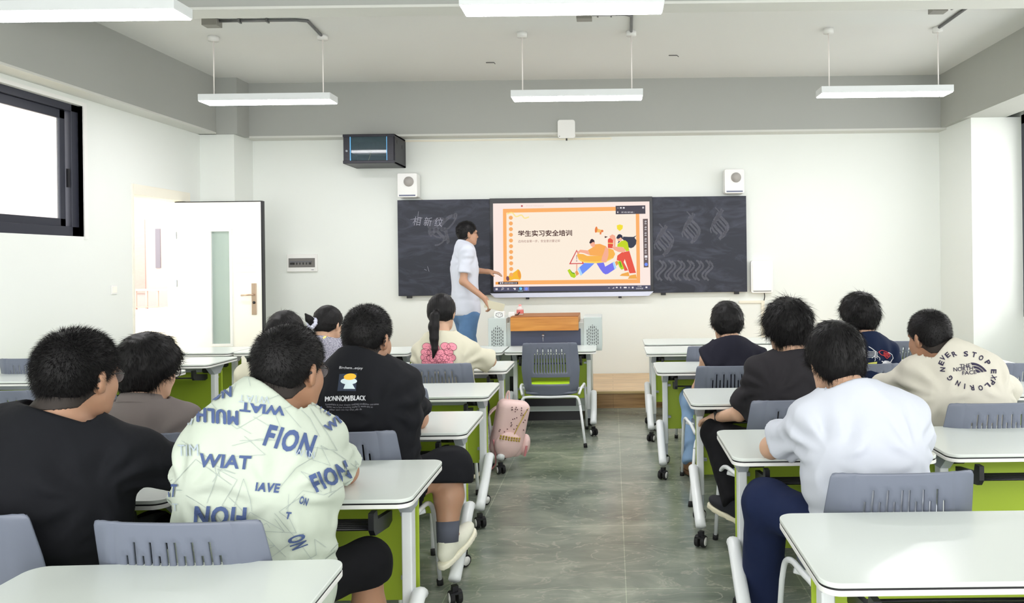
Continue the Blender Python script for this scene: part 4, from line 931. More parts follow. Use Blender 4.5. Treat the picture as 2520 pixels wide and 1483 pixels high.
        return smax(d, (hl-q[:, 2])*hs, .008), q
    def fhair(p):
        d, q = cap(p); return d+fl_*waves(p, hh.get('freq', 55), 5)+fl_*.5*waves(p, 130, 8)
    hb = fhair
    tail = hh.get('tail')
    if tail:
        tp = [X(*q[:3]) for q in tail]; rr = [q[3] for q in tail]
        def fhair(p):
            d = hb(p)
            for a, b_, r1, r2 in zip(tp[:-1], tp[1:], rr[:-1], rr[1:]): d = smin(d, cone(p, a, b_, r1, r2), .012)
            return d+.0015*np.sin(((p-Hc)@hrt)*700)
        ex = np.array(tp)
    lo, hi = Hc-.2, Hc+.2
    if tail: lo = np.minimum(lo, ex.min(0)-.06); hi = np.maximum(hi, ex.max(0)+.06)
    V, Q = sdf_mesh(fhair, lo, hi, min(hx*.75, .0055)); ho = mesh_obj('hair', V-org, Q, hh.get('mat', hair_m), root, True)
    if hh.get('n'):
        Nn = vnormals(V, Q); q = (V-Hc)@HR/hs; cr = (V-X(0, -.05, .11))
        okm = (q[:, 2] > hh.get('smin', -.03)); V2, N2 = V[okm], Nn[okm]
        crown = X(*hh.get('crown', (0, -.06, .11)))
        def flow(p, n_):
            d = p-crown; d = d-n_*np.sum(d*n_, 1)[:, None]; d /= np.linalg.norm(d, axis=1)[:, None]+1e-6; return d*hh.get('comb', .6)
        Vs, Fq = strands(V2, N2, rnd, hh['n'], hh.get('len', .02), hh.get('w', .0009), flow, hh.get('lift', .8), hh.get('jit', .3))
        mesh_obj('hair_strands', Vs-org, Fq, hh.get('mat', hair_m), ho, False)
    if hh.get('fade'):
        def ffade(p):
            q = (p-Hc)@HR/hs; d = fskin(p)-.0028
            hl = np.interp(q[:, 1], [-.12, -.05, -.02, .012, .035, .07], [-.085, -.08, -.05, -.03, .0, .05]); ear = .02-np.linalg.norm((np.abs(q)-np.array([.088, .008, .012]))*np.array([.5, 1, .6]), axis=1); return np.maximum(np.maximum(d, (hl-q[:, 2])*hs+.002*waves(p, 300, 2)), ear*hs)
        V, Q = sdf_mesh(ffade, Hc-.2, Hc+.2, .0045); mesh_obj('shaved_hair', V-org, Q, hair_s, root, True)
    o_ = Vector(tuple(float(x) for x in -org))
    if sp.get('scrunchie'):
        c_, ax = X(*sp['scrunchie'][0]), HR@np.array(sp['scrunchie'][1], f32); a1 = norm(np.cross(ax, up)); a2 = np.cross(norm(ax), a1); pts = []
        for k in range(41): q = 2*math.pi*k/40; pts.append(Vector((c_+(a1*math.cos(q)+a2*math.sin(q))*(.032+.003*math.sin(q*9))+norm(ax)*.004*math.sin(q*7)).tolist())+o_)
        MB().tube(pts, [.014+.004*math.sin(k*1.9) for k in range(41)], 10, False).build('scrunchie', M('scrunchie_satin', (206, 208, 226), .3, vary=.2, vscale=60), root)
    # ---- glasses
    if sp.get('glasses'):
        gm = sp['glasses']; gl = MB(); L = lambda x, y, z: Vector(X(x, y, z).tolist())+o_
        for s in (-1, 1):
            pts = [L(s*.036+.026*math.cos(q), .112-.01*abs(s*.036+.026*math.cos(q))/.036*.6, .002+.022*math.sin(q)) for q in [2*math.pi*k/24 for k in range(25)]]
            gl.tube(pts, .0018, 6, False); gl.tube([L(s*.062, .10, .01), L(s*.078, .06, .012), L(s*.088, .0, .010), L(s*.088, -.02, -.005)], .0018, 6)
        gl.tube([L(-.011, .112, .006), L(.011, .112, .006)], .0016, 6); go = gl.build('glasses', gm, root)
        for s in (-1, 1):
            lp = MB(); v = [L(s*.036+.025*math.cos(q), .111-.01*abs(s*.036+.025*math.cos(q))/.036*.6, .002+.021*math.sin(q)) for q in [2*math.pi*k/20 for k in range(20)]]; lp.add(v, [tuple(range(20))]).build('lens', M('lens', (235, 240, 250), .05, alpha=.25), go)
    return root
# ------------------------------------------------------------------ the people
def V3(px, py, D): return np.array(tuple(at(px, py, D)), f32)
def fat(vf, w_):
    return [(vf[0]+np.array([dx, dy]), vf[1]) for (dx, dy) in ((-w_, 0), (w_, 0), (0, w_*.6), (0, -w_*.6))]
tee_black = cloth('black_jersey', (24, 25, 30)); tee_grey = cloth('grey_shirt_cloth', (120, 112, 110)); tee_print = cloth('white_print_cloth', (200, 209, 196)); tee_white = cloth('white_jersey', (206, 210, 222))
tee_cream = cloth('cream_jersey', (212, 208, 188)); tee_fade = cloth('faded_black_jersey', (44, 42, 46)); tee_navy = cloth('navy_jersey', (22, 34, 62)); tee_ivory = cloth('ivory_jersey', (210, 206, 194)); tee_sl = cloth('dark_navy_jersey', (34, 34, 46))
denim = cloth('light_denim', (136, 166, 200), .12); denim2 = cloth('blue_denim', (96, 130, 172), .2); navy_tr = cloth('navy_trousers', (28, 38, 70)); black_tr = cloth('black_trousers', (16, 16, 20)); 
shoe_w = M('white_shoe', (232, 232, 216), .6, vary=.06, vscale=40); sole_w = M('white_sole', (244, 240, 220), .6); shoe_b = M('black_canvas', (22, 24, 34), .8); sole_c = M('cream_sole', (222, 216, 190), .6); shoe_t = M('tan_leather', (140, 104, 74), .6); sole_t = M('brown_sole', (104, 78, 56), .7); shoe_g = M('grey_canvas', (168, 176, 196), .8)
blackwire = M('black_glasses', (24, 22, 24), .3, .4)
ink_n = M('print_slate_blue', (74, 92, 138), .8, vary=.25, vscale=14); ink_l = M('print_pale_grey', (176, 188, 200), .8); ink_w = M('print_white', (206, 208, 214), .8); ink_k = M('print_near_black', (44, 38, 66), .8)
plaid = M('tweed', (168, 166, 182), .9)
def tweed():
    nt = plaid.node_tree; b = nt.nodes['Principled BSDF']; tc = nt.nodes.new('ShaderNodeTexCoord'); N = nt.nodes.new; L = nt.links.new; o = []
    for ax in ('X', 'Z'):
        w_ = N('ShaderNodeTexWave'); w_.bands_direction = ax; w_.inputs['Scale'].default_value = 38; w_.inputs['Distortion'].default_value = 3; w_.inputs['Detail'].default_value = 3; w_.inputs['Detail Scale'].default_value = 3; L(tc.outputs['Object'], w_.inputs[0]); o.append(w_)
    a = N('ShaderNodeMath'); a.operation = 'ADD'; L(o[0].outputs['Fac'], a.inputs[0]); L(o[1].outputs['Fac'], a.inputs[1])
    r = N('ShaderNodeValToRGB'); r.color_ramp.elements[0].position = .45; r.color_ramp.elements[0].color = srgb(84, 84, 104); r.color_ramp.elements[1].position = 1.0; r.color_ramp.elements[1].color = srgb(220, 218, 230)
    h_ = N('ShaderNodeMath'); h_.operation = 'MULTIPLY'; h_.inputs[1].default_value = .62; L(a.outputs[0], h_.inputs[0]); L(h_.outputs[0], r.inputs[0]); L(r.outputs[0], b.inputs['Base Color'])
tweed()
short = dict(top=.016, back=.010, fluff=.0015, freq=80, side=-.0, temple=.02, fringe=.07, nape=-.055, nt=.0, n=9000, len=.016, w=.00075, lift=1.0, jit=.22, comb=.35, smin=-.045, fade=True)
fluffy = dict(top=.034, back=.024, fluff=.006, freq=42, side=-.02, nape=-.10, n=3500, len=.045, w=.0011, lift=.35, jit=.28, comb=1.1, smin=-.12, mat=hair_m)

# student in plain black, lower left
h1 = V3(192, 930, 2.45)
person(dict(label='student in plain black T-shirt with cropped hair and wire glasses, lower left', seed=1, h=.008, head=h1, pelvis=(-1.93, 2.42, .56), girth=1.45, hs=1.13, hyaw=8, pitch=6, cheek=.006, nr=.062, shw=.21, skin=sk_b,
    neck=h1+A_(-.035, -.065, -.14), sh_l=(-2.14, 2.42, 1.02), sh_r=(-1.61, 2.44, .965), el=(-2.32, 2.72, .80), er=(-1.42, 2.70, .82), wl=(-2.1, 2.9, .80), wr=(-1.65, 2.93, .80),
    shirt=dict(mat=tee_black, loose=.026, sleeve=.85, cuff=.04, wr=.0085, name='shirt'), legs=dict(mat=black_tr), shoe=(shoe_b, sole_c), hair=dict(short, top=.02, n=11000, len=.022), glasses=blackwire))
# student in the white shirt covered in blue lettering
h3 = V3(712, 912, 2.42)
def lett():
    P_ = []; add = lambda *a, **k: P_.append(text_fit(*a, **k))
    add('F\u200bION', 650, 776, 1112, 1056, bold=.04, spacing=1.12, shear=.15, rot=14); add('WIAT', 492, 620, 1152, 1118, bold=.03, shear=.1, rot=3); add('IAVE', 628, 690, 1210, 1187, bold=.04, spacing=1.12, shear=.2, rot=4)
    add('FION', 478, 608, 1292, 1246, bold=.04, spacing=1.12, flip=True, rot=2, shear=.1); P_.extend(fat(text_fit('MULH', 487, 588, 1042, 1008, spacing=1.15, flip=True, rot=4, shear=-.1), 2.2)); add('WIAT', 592, 700, 1018, 995, bold=.04, flip=True, rot=6)
    add('ION', 505, 576, 984, 958, bold=.04, spacing=1.12, rot=-12, shear=.2); add('THE', 770, 822, 1012, 992, bold=.04, spacing=1.12, rot=38); add('WI', 795, 838, 1056, 1034, bold=.04, spacing=1.12, rot=-38); add('FION', 764, 860, 1196, 1150, bold=.04, spacing=1.12, rot=-24)
    add('AT', 404, 440, 1222, 1190, bold=.02, shear=.2); add('NO', 736, 757, 1240, 1222, bold=.04, spacing=1.12, rot=20, flip=True); add('ON', 716, 748, 1352, 1310, bold=.04, spacing=1.12, rot=70); add('T', 704, 716, 1275, 1258, bold=.04, rot=10)
    return P_
def lett2():
    P_ = []; add = lambda *a, **k: P_.append(text_fit(*a, **k))
    add('WIAT', 590, 663, 992, 974, flip=True, rot=3, spacing=1.3); add('WIN', 724, 772, 1125, 1108, rot=8, spacing=1.2); add('TIM', 440, 490, 1122, 1094, bold=.0, rot=-2); add('IAT', 404, 440, 1256, 1238, spacing=1.2); add('III', 458, 480, 1046, 1022, bold=.02, shear=.3)
    return P_
rl_ = random.Random(5); net = []
for k in range(42):
    x, y = rl_.uniform(420, 830), rl_.uniform(950, 1370); q = [(x, y)]
    for j in range(3): x += rl_.uniform(-90, 90); y += rl_.uniform(-70, 70); q.append((x, y))
    net += line_poly(q, 1.0)
person(dict(label='student in white shirt printed with blue lettering, wearing glasses, leaning on desk', seed=2, h=.008, head=h3, pelvis=(-1.16, 2.36, .55), girth=1.32, hs=1.1, hyaw=14, pitch=10, cheek=.006, nr=.062, shw=.17, skin=sk_c,
    neck=h3+A_(-.05, -.075, -.095), el=(-1.40, 2.78, .80), er=(-1.02, 2.80, .80), wl=(-1.32, 2.95, .79), wr=(-1.2, 2.93, .79), sh_r=(-.985, 2.46, .985), sh_l=(-1.30, 2.44, .995),
    shirt=dict(mat=tee_print, loose=.030, sleeve=.70, cuff=.035, wr=.0085, hem=.12, prints=[('line_pattern', net, [], M('print_line', (170, 180, 178), .8)), *[('lettering', [], [q], ink_n) for q in lett()], *[('pale_lettering', [], [q], ink_l) for q in lett2()]]),
    legs=dict(mat=black_tr, short=.15, name='shorts'), kn_r=(-.88, 2.62, .53), shoe=(shoe_w, sole_w), hair=dict(short, crown=(.0, -.09, .07)), glasses=blackwire))
# young man in grey collared shirt
h2 = V3(366, 912, 3.3)
person(dict(label='student in grey collared shirt with thick black hair and round glasses, left', seed=3, h=.009, head=h2, pelvis=(-2.10, 3.38, .56), girth=1.0, hs=1.08, hyaw=14, pitch=12, skin=sk_a, shw=.175, neck=h2+A_(-.0, -.06, -.155), sh_l=(-2.23, 3.34, .905), sh_r=(-1.95, 3.34, .885),
    shirt=dict(mat=tee_grey, loose=.024, sleeve=.9, cuff=.03, wr=.007, polo=True), legs=dict(mat=black_tr), shoe=(shoe_b, sole_c), hair=dict(fluffy, n=4000, top=.036, back=.032), glasses=blackwire))
# student in black shirt with back print
h4 = V3(905, 834, 3.45)
small = [text_fit('Birchens...enjoy', 836, 893, 910, 902, shear=.2, rot=2)]+fat(text_fit('MONNOM/BLACK', 801, 901, 986, 974, rot=-1.5, shear=.1), .55)
tiny = [text_fit('Somewhere in your dreams nothing possibilities extremes', 802, 932, 998, 992, rot=-.5), text_fit('know we in love breathing today is worth two so', 806, 918, 1004, 998), text_fit('either story you may what you do', 812, 890, 1010, 1004)]
person(dict(label='heavy set student in black shirt with small cap print on the back, leg in aisle', seed=4, h=.009, head=h4, pelvis=(-1.13, 3.38, .56), girth=1.42, hs=1.13, hyaw=12, pitch=12, cheek=.01, nr=.062, shw=.195, skin=sk_b,
    neck=h4+A_(-.02, -.08, -.10), sh_l=(-1.29, 3.42, 1.035), sh_r=(-.995, 3.45, 1.02), el=(-1.45, 3.72, .8), er=(-.99, 3.74, .80), wl=(-1.3, 3.98, .79), wr=(-1.17, 3.86, .79), kn_r=(-.79, 3.56, .60), an_r=(-.785, 3.46, .29), to_r=(-.71, 3.62, .27), footdir_r=(.32, .75, .28), shoeup_r=A_(-.12, -.22, 1), sock=M('grey_sock', (90, 94, 108), .9), lg=1.2,
    shirt=dict(mat=tee_black, loose=.026, sleeve=.78, cuff=.035, wr=.0085, prints=[('print_patch', [[(836, 920), (879, 918), (876, 962), (831, 962)]], [], M('print_patch_blue', (44, 54, 74), .8)),
        ('cloud_print', [ell_poly(859, 938, 20, 8)] + [[(851, 944), (867, 944), (874, 957), (846, 957)]], [], M('print_pale', (214, 230, 236), .8)), ('cap_print', [ell_poly(862, 927, 15, 8, -5)+[(847, 931)]], [], M('print_yellow', (244, 188, 56), .8)), *[('lettering', [], [q], ink_w) for q in small], *[('fine_lettering', [], [q], M('print_grey', (130, 130, 140), .8)) for q in tiny]]),
    legs=dict(mat=tee_black, short=.22, name='shorts', loose=.03), shoe=(shoe_w, sole_w), hair=dict(short, top=.018)))
# girl with scrunchie in tweed
h5 = V3(808, 798, 5.5)
person(dict(label='girl with white scrunchie and glasses in grey tweed top with yellow strap', seed=5, h=.012, head=h5, pelvis=(-2.05, 5.5, .56), girth=.9, hs=1.04, hyaw=18, pitch=12, skin=sk_a, shw=.155, neck=h5+A_(-.02, -.07, -.13), sh_l=(-2.22, 5.5, .90), sh_r=(-1.94, 5.5, .90),
    shirt=dict(mat=plaid, loose=.022, sleeve=.9, wr=.004, prints=[('strap', line_poly([(795, 832), (812, 822), (828, 820)], 4.5), [], M('strap_yellow', (238, 220, 130), .6))]), legs=dict(mat=black_tr), shoe=(shoe_b, sole_c),
    hair=dict(top=.014, back=.016, fluff=.003, freq=70, nape=-.06, side=-.02, n=1400, len=.03, w=.001, lift=.15, jit=.2, comb=-1, smin=-.08, tail=[(-.02, -.11, -.02, .03), (-.04, -.16, .02, .025), (-.05, -.19, .05, .006)], crown=(-.02, -.14, 0)), scrunchie=((-.03, -.13, -.01), (-.2, -1, .3)), glasses=blackwire))
# girl with ponytail
h6 = V3(1087, 770, 5.5)
pinks = []; 
for (cx, cy) in ((1052, 853), (1070, 855), (1096, 852), (1112, 853), (1048, 867), (1063, 867), (1084, 868), (1104, 866), (1047, 880), (1062, 881), (1078, 881), (1094, 880), (1110, 879), (1050, 892), (1068, 893), (1086, 892), (1104, 892)): pinks.append(ell_poly(cx, cy, 11.5, 9, 15, 14))
blob_lines = []
for p in pinks: c_ = np.mean(p, 0); blob_lines += line_poly([tuple(c_+(np.array(q)-c_)*1.04) for q in p+[p[0]]], .9); blob_lines += [ell_poly(c_[0]-2.5, c_[1]-.5, .8, .8, 0, 6), ell_poly(c_[0]+2.5, c_[1]-.5, .8, .8, 0, 6)]
person(dict(label='girl with a long black ponytail in cream T-shirt printed with pink blobs', seed=6, h=.010, head=h6, pelvis=(-1.23, 5.52, .56), girth=1.0, hs=1.06, hyaw=4, pitch=14, skin=sk_a, shw=.17, neck=h6+A_(0, -.06, -.17), sh_l=(-1.40, 5.5, .925), sh_r=(-1.09, 5.5, .925),
    kn_r=(-1.04, 5.62, .50), an_r=(-1.03, 5.45, .12), er=(-.93, 5.62, .84), wr=(-1.0, 5.85, .79),
    shirt=dict(mat=tee_cream, loose=.034, sleeve=.95, cuff=.05, wr=.0085, prints=[('pink_print', pinks, [], M('print_pink', (240, 150, 168), .8)), ('print_outline', blob_lines, [], M('print_maroon', (120, 48, 70), .8))]), legs=dict(mat=black_tr, loose=.03, hemr=.09), shoe=(shoe_b, sole_c),
    hair=dict(top=.016, back=.018, fluff=.0015, freq=90, nape=-.07, side=-.05, temple=-.05, mat=hair_m, n=1200, len=.03, w=.0009, lift=.1, jit=.12, comb=-1, smin=-.1, crown=(0, -.13, -.03),
        tail=[(0, -.12, -.02, .026), (0, -.15, -.05, .034), (.0, -.155, -.12, .038), (.005, -.15, -.20, .032), (.01, -.14, -.27, .022), (.0, -.13, -.33, .006)])))
# student hidden behind the lettered shirt
h13 = V3(702, 826, 4.5)
person(dict(label='mostly hidden student in cream top, hair showing above the lettered shirt student', seed=7, h=.013, head=h13, pelvis=(-2.0, 4.5, .56), girth=1.0, hyaw=0, pitch=8, skin=sk_a, shw=.19, shirt=dict(mat=tee_cream, loose=.024, sleeve=.9), legs=dict(mat=black_tr), shoe=(shoe_b, sole_c), hair=dict(fluffy, n=800, top=.02, back=.016)))
# boy in sleeveless top
h8 = V3(1789, 796, 5.2)
person(dict(label='student in dark sleeveless top and light jeans with bowl-cut black hair', seed=8, h=.010, head=h8, pelvis=(.80, 5.2, .56), girth=1.02, hs=1.08, hyaw=-2, pitch=16, skin=sk_a, shw=.185, neck=h8+A_(.01, -.07, -.13), sh_l=(.665, 5.2, .895), sh_r=(1.02, 5.2, .895), kn_l=(.60, 5.66, .53), an_l=(.585, 5.42, .11), to_l=(.53, 5.58, .05), kn_r=(.93, 5.62, .53),
    shirt=dict(mat=tee_sl, loose=.026, sleeve=0, wr=.007), legs=dict(mat=denim, loose=.024, hemr=.085), shoe=(shoe_t, sole_t), hair=dict(fluffy, n=2600, top=.026, back=.026, nape=-.085, len=.035)))
# boy in faded black T-shirt with wavy hair
h9 = V3(1938, 812, 4.05)
person(dict(label='student with bushy wavy hair in faded black T-shirt and black trousers, knee in aisle', seed=9, h=.009, head=h9, pelvis=(.92, 3.98, .56), girth=1.05, hs=1.09, hyaw=-14, yaw=-10, pitch=12, skin=sk_a, shw=.18, neck=h9+A_(.02, -.07, -.15), el=(.70, 4.12, .73), wl=(.60, 4.34, .66), er=(1.2, 4.3, .80), wr=(1.05, 4.5, .79),
    kn_l=(.60, 4.34, .57), an_l=(.66, 4.02, .27), to_l=(.56, 4.16, .22), footdir_l=(-.55, .75, .12), shoeup_l=A_(.15, -.1, 1), 
    shirt=dict(mat=tee_fade, loose=.024, sleeve=.85, cuff=.03, wr=.0085), legs=dict(mat=black_tr, loose=.022, hemr=.075), shoe=(shoe_b, sole_c), hair=dict(fluffy, n=5500, top=.042, back=.034, fluff=.010, freq=36, nape=-.115, len=.06, jit=.5)))
# boy in plain white T-shirt
h10 = V3(2056, 890, 2.92)
person(dict(label='student in plain white T-shirt and navy trousers with thick black hair, right front', seed=10, h=.0085, head=h10, pelvis=(.965, 2.72, .56), girth=1.12, hs=1.07, hyaw=-4, pitch=20, skin=sk_a, shw=.175, neck=h10+A_(.03, -.10, -.125), sh_l=(.76, 2.82, .965), sh_r=(1.105, 2.82, .97), el=(.655, 3.08, .80), er=(1.27, 3.10, .80), wl=(.84, 3.30, .79), wr=(1.1, 3.32, .79), kn_l=(.62, 3.02, .59), an_l=(.63, 3.22, .11), to_l=(.62, 3.4, .05), kn_r=(1.06, 3.1, .56),
    shirt=dict(mat=tee_white, loose=.034, sleeve=.72, cuff=.045, wr=.0085, hem=.1), legs=dict(mat=navy_tr, loose=.03, hemr=.085), shoe=(shoe_g, sole_c), hair=dict(fluffy, n=6000, top=.030, back=.022, fluff=.004, nape=-.085, side=.0, len=.04, w=.0009)))
# boy in navy printed shirt
h11 = V3(2114, 780, 5.1)
def LP(o, s, L, wd): return line_poly([(o[0]+x/s, o[1]+y/s) for (x, y) in L], wd)
O, sc_ = (2100, 780), 4.633
scor = LP(O, sc_, [(175, 335), (215, 360), (250, 390), (245, 440), (210, 465)], 2)
for k in range(5): scor += LP(O, sc_, [(160, 385+18*k), (205, 395+15*k), (250, 385+16*k), (275, 405+16*k)], 1.2)
scor += LP(O, sc_, [(245, 450), (250, 490), (240, 500)], 1.5)+LP(O, sc_, [(270, 440), (300, 465), (300, 490)], 1.2)
redp = LP(O, sc_, [(285, 395), (320, 375), (370, 390), (400, 410), (415, 440), (385, 470), (350, 440), (310, 425), (285, 395)], 1.5)
for k in range(3): redp += LP(O, sc_, [(340, 400+15*k), (400, 420+15*k)], 2)
wh2 = LP(O, sc_, [(395, 400), (440, 430), (450, 470), (430, 490)], 1.5)+[ell_poly(O[0]+375/sc_, O[1]+518/sc_, 9, 5)]+LP(O, sc_, [(320, 500), (345, 520), (320, 535)], 2)+LP(O, sc_, [(435, 490), (415, 515), (435, 530)], 2)
person(dict(label='student in navy shirt printed with scorpion and red hand, shaggy black hair', seed=11, h=.011, head=h11, pelvis=(1.70, 5.2, .56), girth=1.05, hs=1.09, hyaw=-18, yaw=-4, pitch=4, skin=sk_a, shw=.18, neck=h11+A_(.02, -.07, -.15), sh_l=(1.53, 5.1, .94), sh_r=(1.89, 5.1, .93),
    shirt=dict(mat=tee_navy, loose=.028, sleeve=.9, wr=.0085, prints=[('scorpion_print', scor, [], ink_w), ('red_print', redp, [], M('print_red', (196, 60, 66), .8)), ('white_print', wh2, [], ink_w), ('yellow_print', [[(O[0]+160/sc_, O[1]+520/sc_), (O[0]+270/sc_, O[1]+505/sc_), (O[0]+265/sc_, O[1]+545/sc_), (O[0]+190/sc_, O[1]+555/sc_)]], [], M('print_lime', (214, 216, 110), .8))]),
    legs=dict(mat=black_tr), shoe=(shoe_b, sole_c), hair=dict(fluffy, n=3500, top=.038, back=.034, fluff=.008, nape=-.12, len=.05, jit=.4)))
# boy in the round slogan shirt
h12 = V3(2287, 832, 3.98)
ring = []; tx = 'NEVER STOP EXPLORING'
pos = [(1020, 597), (1005, 523), (1022, 468), (1075, 432), (1150, 420), None, (1282, 420), (1375, 430), (1455, 466), (1530, 520), None, (1598, 620), (1600, 688), (1582, 745), (1528, 782), (1450, 806), (1352, 806), (1270, 790), (1192, 755), (1103, 698)]
for ch, p in zip(tx, pos):
    if not p: continue
    ang = math.degrees(math.atan2(p[0]-1302, -(p[1]-615)*1.5)); cx, cy = O[0]+p[0]/sc_, O[1]+p[1]/sc_; wd_ = 3.2 if ch in 'I' else 10.5; 
    if ch == 'I': wd_ = 2.6
    ring.append(text_fit(ch, cx-wd_/2, cx+wd_/2, cy+6.5, cy-6.5, bold=.03, rot=ang))
QX = lambda x, y: (O[0]+x/sc_, O[1]+y/sc_)
lg_ = [text_fit('THE', *[QX(1212, 0)[0], QX(1332, 0)[0]], QX(0, 578)[1], QX(0, 534)[1], bold=.01, rot=-4), text_fit('NORTH', QX(1140, 0)[0], QX(1362, 0)[0], QX(0, 615)[1], QX(0, 568)[1], bold=.01, rot=-4), text_fit('FACE', QX(1242, 0)[0], QX(1400, 0)[0], QX(0, 656)[1], QX(0, 612)[1], bold=.01, rot=-5)]
dome = []
for (ro, ri) in ((1.0, .76), (.66, .44), (.34, .0)):
    o_ = [(1412+108*ro*math.cos(t)-77*ro*math.sin(t), 638-18*ro*math.cos(t)-116*ro*math.sin(t)) for t in [math.pi/2*k/12 for k in range(13)]]; i_ = [(1412+108*ri*math.cos(t)-77*ri*math.sin(t), 638-18*ri*math.cos(t)-116*ri*math.sin(t)) for t in [math.pi/2*k/12 for k in range(12, -1, -1)]]
    dome.append([QX(*q) for q in (o_+(i_ if ri else [(1412, 638)]))])
person(dict(label='student in ivory T-shirt with round slogan and dome logo on the back, right', seed=12, h=.009, head=h12, pelvis=(1.88, 3.84, .56), girth=1.3, hs=1.08, hyaw=-20, yaw=-6, pitch=14, cheek=.006, nr=.062, shw=.2, skin=sk_c, neck=(1.775, 3.90, 1.065), sh_l=(1.625, 3.95, .965), sh_r=(1.965, 3.92, .965), el=(1.50, 4.22, .81), er=(2.25, 4.22, .81), wl=(1.62, 4.5, .79), wr=(2.05, 4.5, .79),
    shirt=dict(mat=tee_ivory, loose=.03, sleeve=.88, cuff=.045, wr=.0085, prints=[('slogan_ring', [], ring, ink_k), ('logo', dome, lg_, ink_k)]), legs=dict(mat=black_tr), shoe=(shoe_w, sole_w), hair=dict(short, top=.02, n=6000, len=.014)))
# teacher
h7 = V3(1150, 576, 8.25)
tl = lambda px, py, D: tuple(at(px, py, D))
person(dict(label='standing teacher in white polo shirt and jeans pointing at the screen, holding a sheet', seed=13, h=.010, hs_=.0075, head=h7, pelvis=V3(1146, 768, 8.2), girth=1.0, hs=1.04, hyaw=62, yaw=52, pitch=0, skin=sk_b, shw=.165, neck=h7+A_(-.035, -.03, -.14),
    sh_r=tl(1148, 618, 8.05), sh_l=tl(1144, 616, 8.42), er=tl(1140, 692, 8.0), wr=tl(1194, 735, 7.95), el=tl(1160, 664, 8.5), wl=tl(1200, 668, 8.48), hand_r=((.45, .1, -.9), (.85, -.3, .35), .9), hand_l=((.95, .1, -.12), (.1, -.2, .95), .35),
    kn_l=tl(1160, 868, 8.35), an_l=(-1.52, 8.36, .27), to_l=(-1.40, 8.42, .22), kn_r=tl(1146, 866, 8.12), an_r=(-1.62, 8.15, .27), to_r=(-1.49, 8.20, .22), lg=1.08,
    shirt=dict(mat=tee_white, loose=.02, sleeve=.72, cuff=.03, wr=.004, hem=.03, polo=True, coltilt=.2), legs=dict(mat=denim2, loose=.024, hemr=.08), shoe=(shoe_w, sole_w), hair=dict(short, n=2600, w=.0012, top=.018, nape=-.055, side=-.005, smin=0), glasses=blackwire))
sheet = empty('paper_sheet', tl(1217, 752, 7.93)); tag(sheet, 'beige folded sheet held in the teacher\'s right hand', 'paper')
MB().box(-.105, .105, -.003, .003, -.042, .042, Matrix.Rotation(.25, 4, 'Y')).build('sheet', M('manila_paper', (206, 200, 176), .7), sheet)
# tablet leaning on the desk of the grey shirt student
tb = empty('tablet', (-2.09, 3.82, .80)); tag(tb, 'thin dark tablet propped up beside the grey shirt student', 'tablet')
q = at(450, 990, 3.55); tb.location = (q.x, 3.62, .757)
MB().box(-.09, .09, -.005, .005, .0, .17, Matrix.Rotation(-1.15, 4, 'X')).build('tablet_body', M('tablet_dark', (40, 44, 52), .3), tb, .003)
MB().box(-.085, .085, -.007, -.005, .005, .165, Matrix.Rotation(-1.15, 4, 'X')).build('tablet_screen', M('tablet_face', (190, 200, 200), .2), tb)

# ------------------------------------------------------------------ pink backpack
bp = empty('backpack', (-.85, 5.70, .08)); tag(bp, 'pink studded backpack hanging at the desk end beside the empty chair', 'backpack')
pk = M('pink_leather', (236, 204, 200), .5, vary=.03, vscale=20); pk2 = M('pink_strap', (206, 132, 136), .5); gold = M('gold_metal', (206, 180, 90), .3, .8)
bR = Matrix.Rotation(.2, 4, 'Y') @ Matrix.Rotation(.35, 4, 'Z'); Rb = bR.to_3x3(); RB = np.array(Rb, f32); ob_ = np.array([-.85, 5.70, .08], f32)
BPo = [('c', A_(-.07, 0, .10), A_(.07, 0, .10), .075, .075, .06), ('c', A_(-.06, 0, .36), A_(.06, 0, .36), .07, .07, .06), ('c', A_(-.07, 0, .1), A_(-.06, 0, .36), .075, .07, .06), ('c', A_(.07, 0, .1), A_(.06, 0, .36), .075, .07, .06), ('e', A_(0, -.01, .24), np.eye(3, dtype=f32), (.12, .085, .21), .06)]
PK = [('e', A_(-.01, -.085, .13), np.eye(3, dtype=f32), (.105, .05, .10), .03)]
SK = [('e', A_(.145, 0, .12), np.eye(3, dtype=f32), (.04, .06, .085), .03)]
def rbox(p, c, hs_, r_): q = np.abs(p-c)-(hs_-r_); return np.linalg.norm(np.maximum(q, 0), axis=1)+np.minimum(q.max(1), 0)-r_
BP = PK2 = None
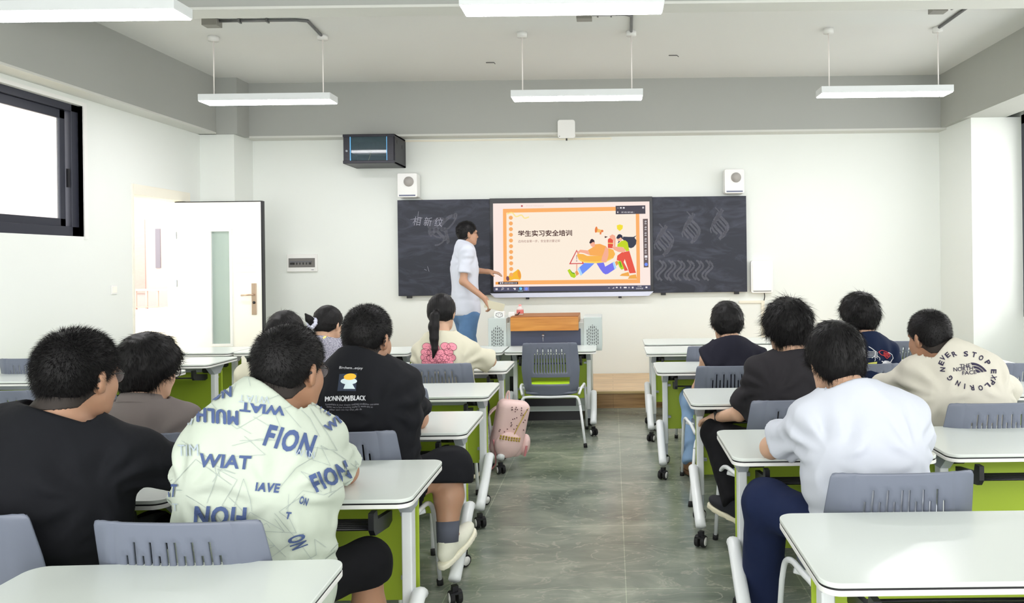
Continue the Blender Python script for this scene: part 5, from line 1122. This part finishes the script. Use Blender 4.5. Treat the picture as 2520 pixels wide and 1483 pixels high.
for (nm_, pr, m_) in (('bag_body', None, pk), ('front_pocket', PK, pk), ('side_pocket', SK, pk)):
    V_, Q_ = sdf_mesh((lambda p: blob(p@RB, pr)) if pr else (lambda p: smin(rbox(p@RB*(1+0*p), A_(0, 0, .24), A_(.125, .075, .215), .055), 9+0*p[:, 0], .01)+.003*waves(p, 30, 2)), (-.3, -.25, -.1), (.35, .25, .6), .008); mesh_obj(nm_, V_, Q_, m_, bp, True)
T3 = lambda L: [Rb @ Vector(p) for p in L]
MB().tube(T3(curve_pts([(.10, -.06, .42), (.07, -.085, .36), (.04, -.096, .28), (.02, -.1, .22)])), .004, 6).build('zip', gold, bp)
MB().tube(T3(curve_pts([(-.05, .03, .42), (-.07, .02, .47), (-.06, .0, .52), (-.045, .01, .47), (-.03, .03, .42)])), .007, 8).build('top_loop', pk, bp)
for (y, nm_) in ((.05, 'shoulder_strap'), (.02, 'shoulder_strap')): MB().tube(T3(curve_pts([(-.06, y, .42), (-.15, y+.02, .34), (-.195, y+.02, .2), (-.18, y, .08), (-.13, y-.02, .02)])), .016, 8, True, .5).build(nm_, pk, bp)
MB().tube(T3(curve_pts([(-.12, -.05, .15), (-.09, -.07, .05), (-.07, -.05, -.04), (-.12, -.03, -.1), (-.16, -.02, -.06), (-.14, 0, .03)])), .013, 8, True, .4).build('hanging_strap', pk2, bp)
st = MB()
for k in range(8):
    for j in range(2): c_ = Rb @ Vector((-.085+.021*k, -.133+.004*abs(k-3.5), .185+.018*j-.001*k)); st.box(c_.x-.007, c_.x+.007, c_.y-.007, c_.y+.007, c_.z-.007, c_.z+.007)
st.build('studs', gold, bp, .003)
dt = MB(); r5 = random.Random(2)
for k in range(30):
    q_ = (r5.uniform(-.1, .1), r5.uniform(.22, .42)); c_, e_ = T3([(q_[0], -.06, q_[1]), (q_[0], -.080, q_[1])]); dt.cyl(c_, e_, .0045, 8) 
dt.build('pattern_dots', M('dot_brown', (120, 84, 90), .6), bp)
MB().box(.135, .15, -.07, -.06, .05, .13, bR).build('zip_pull', pk2, bp)
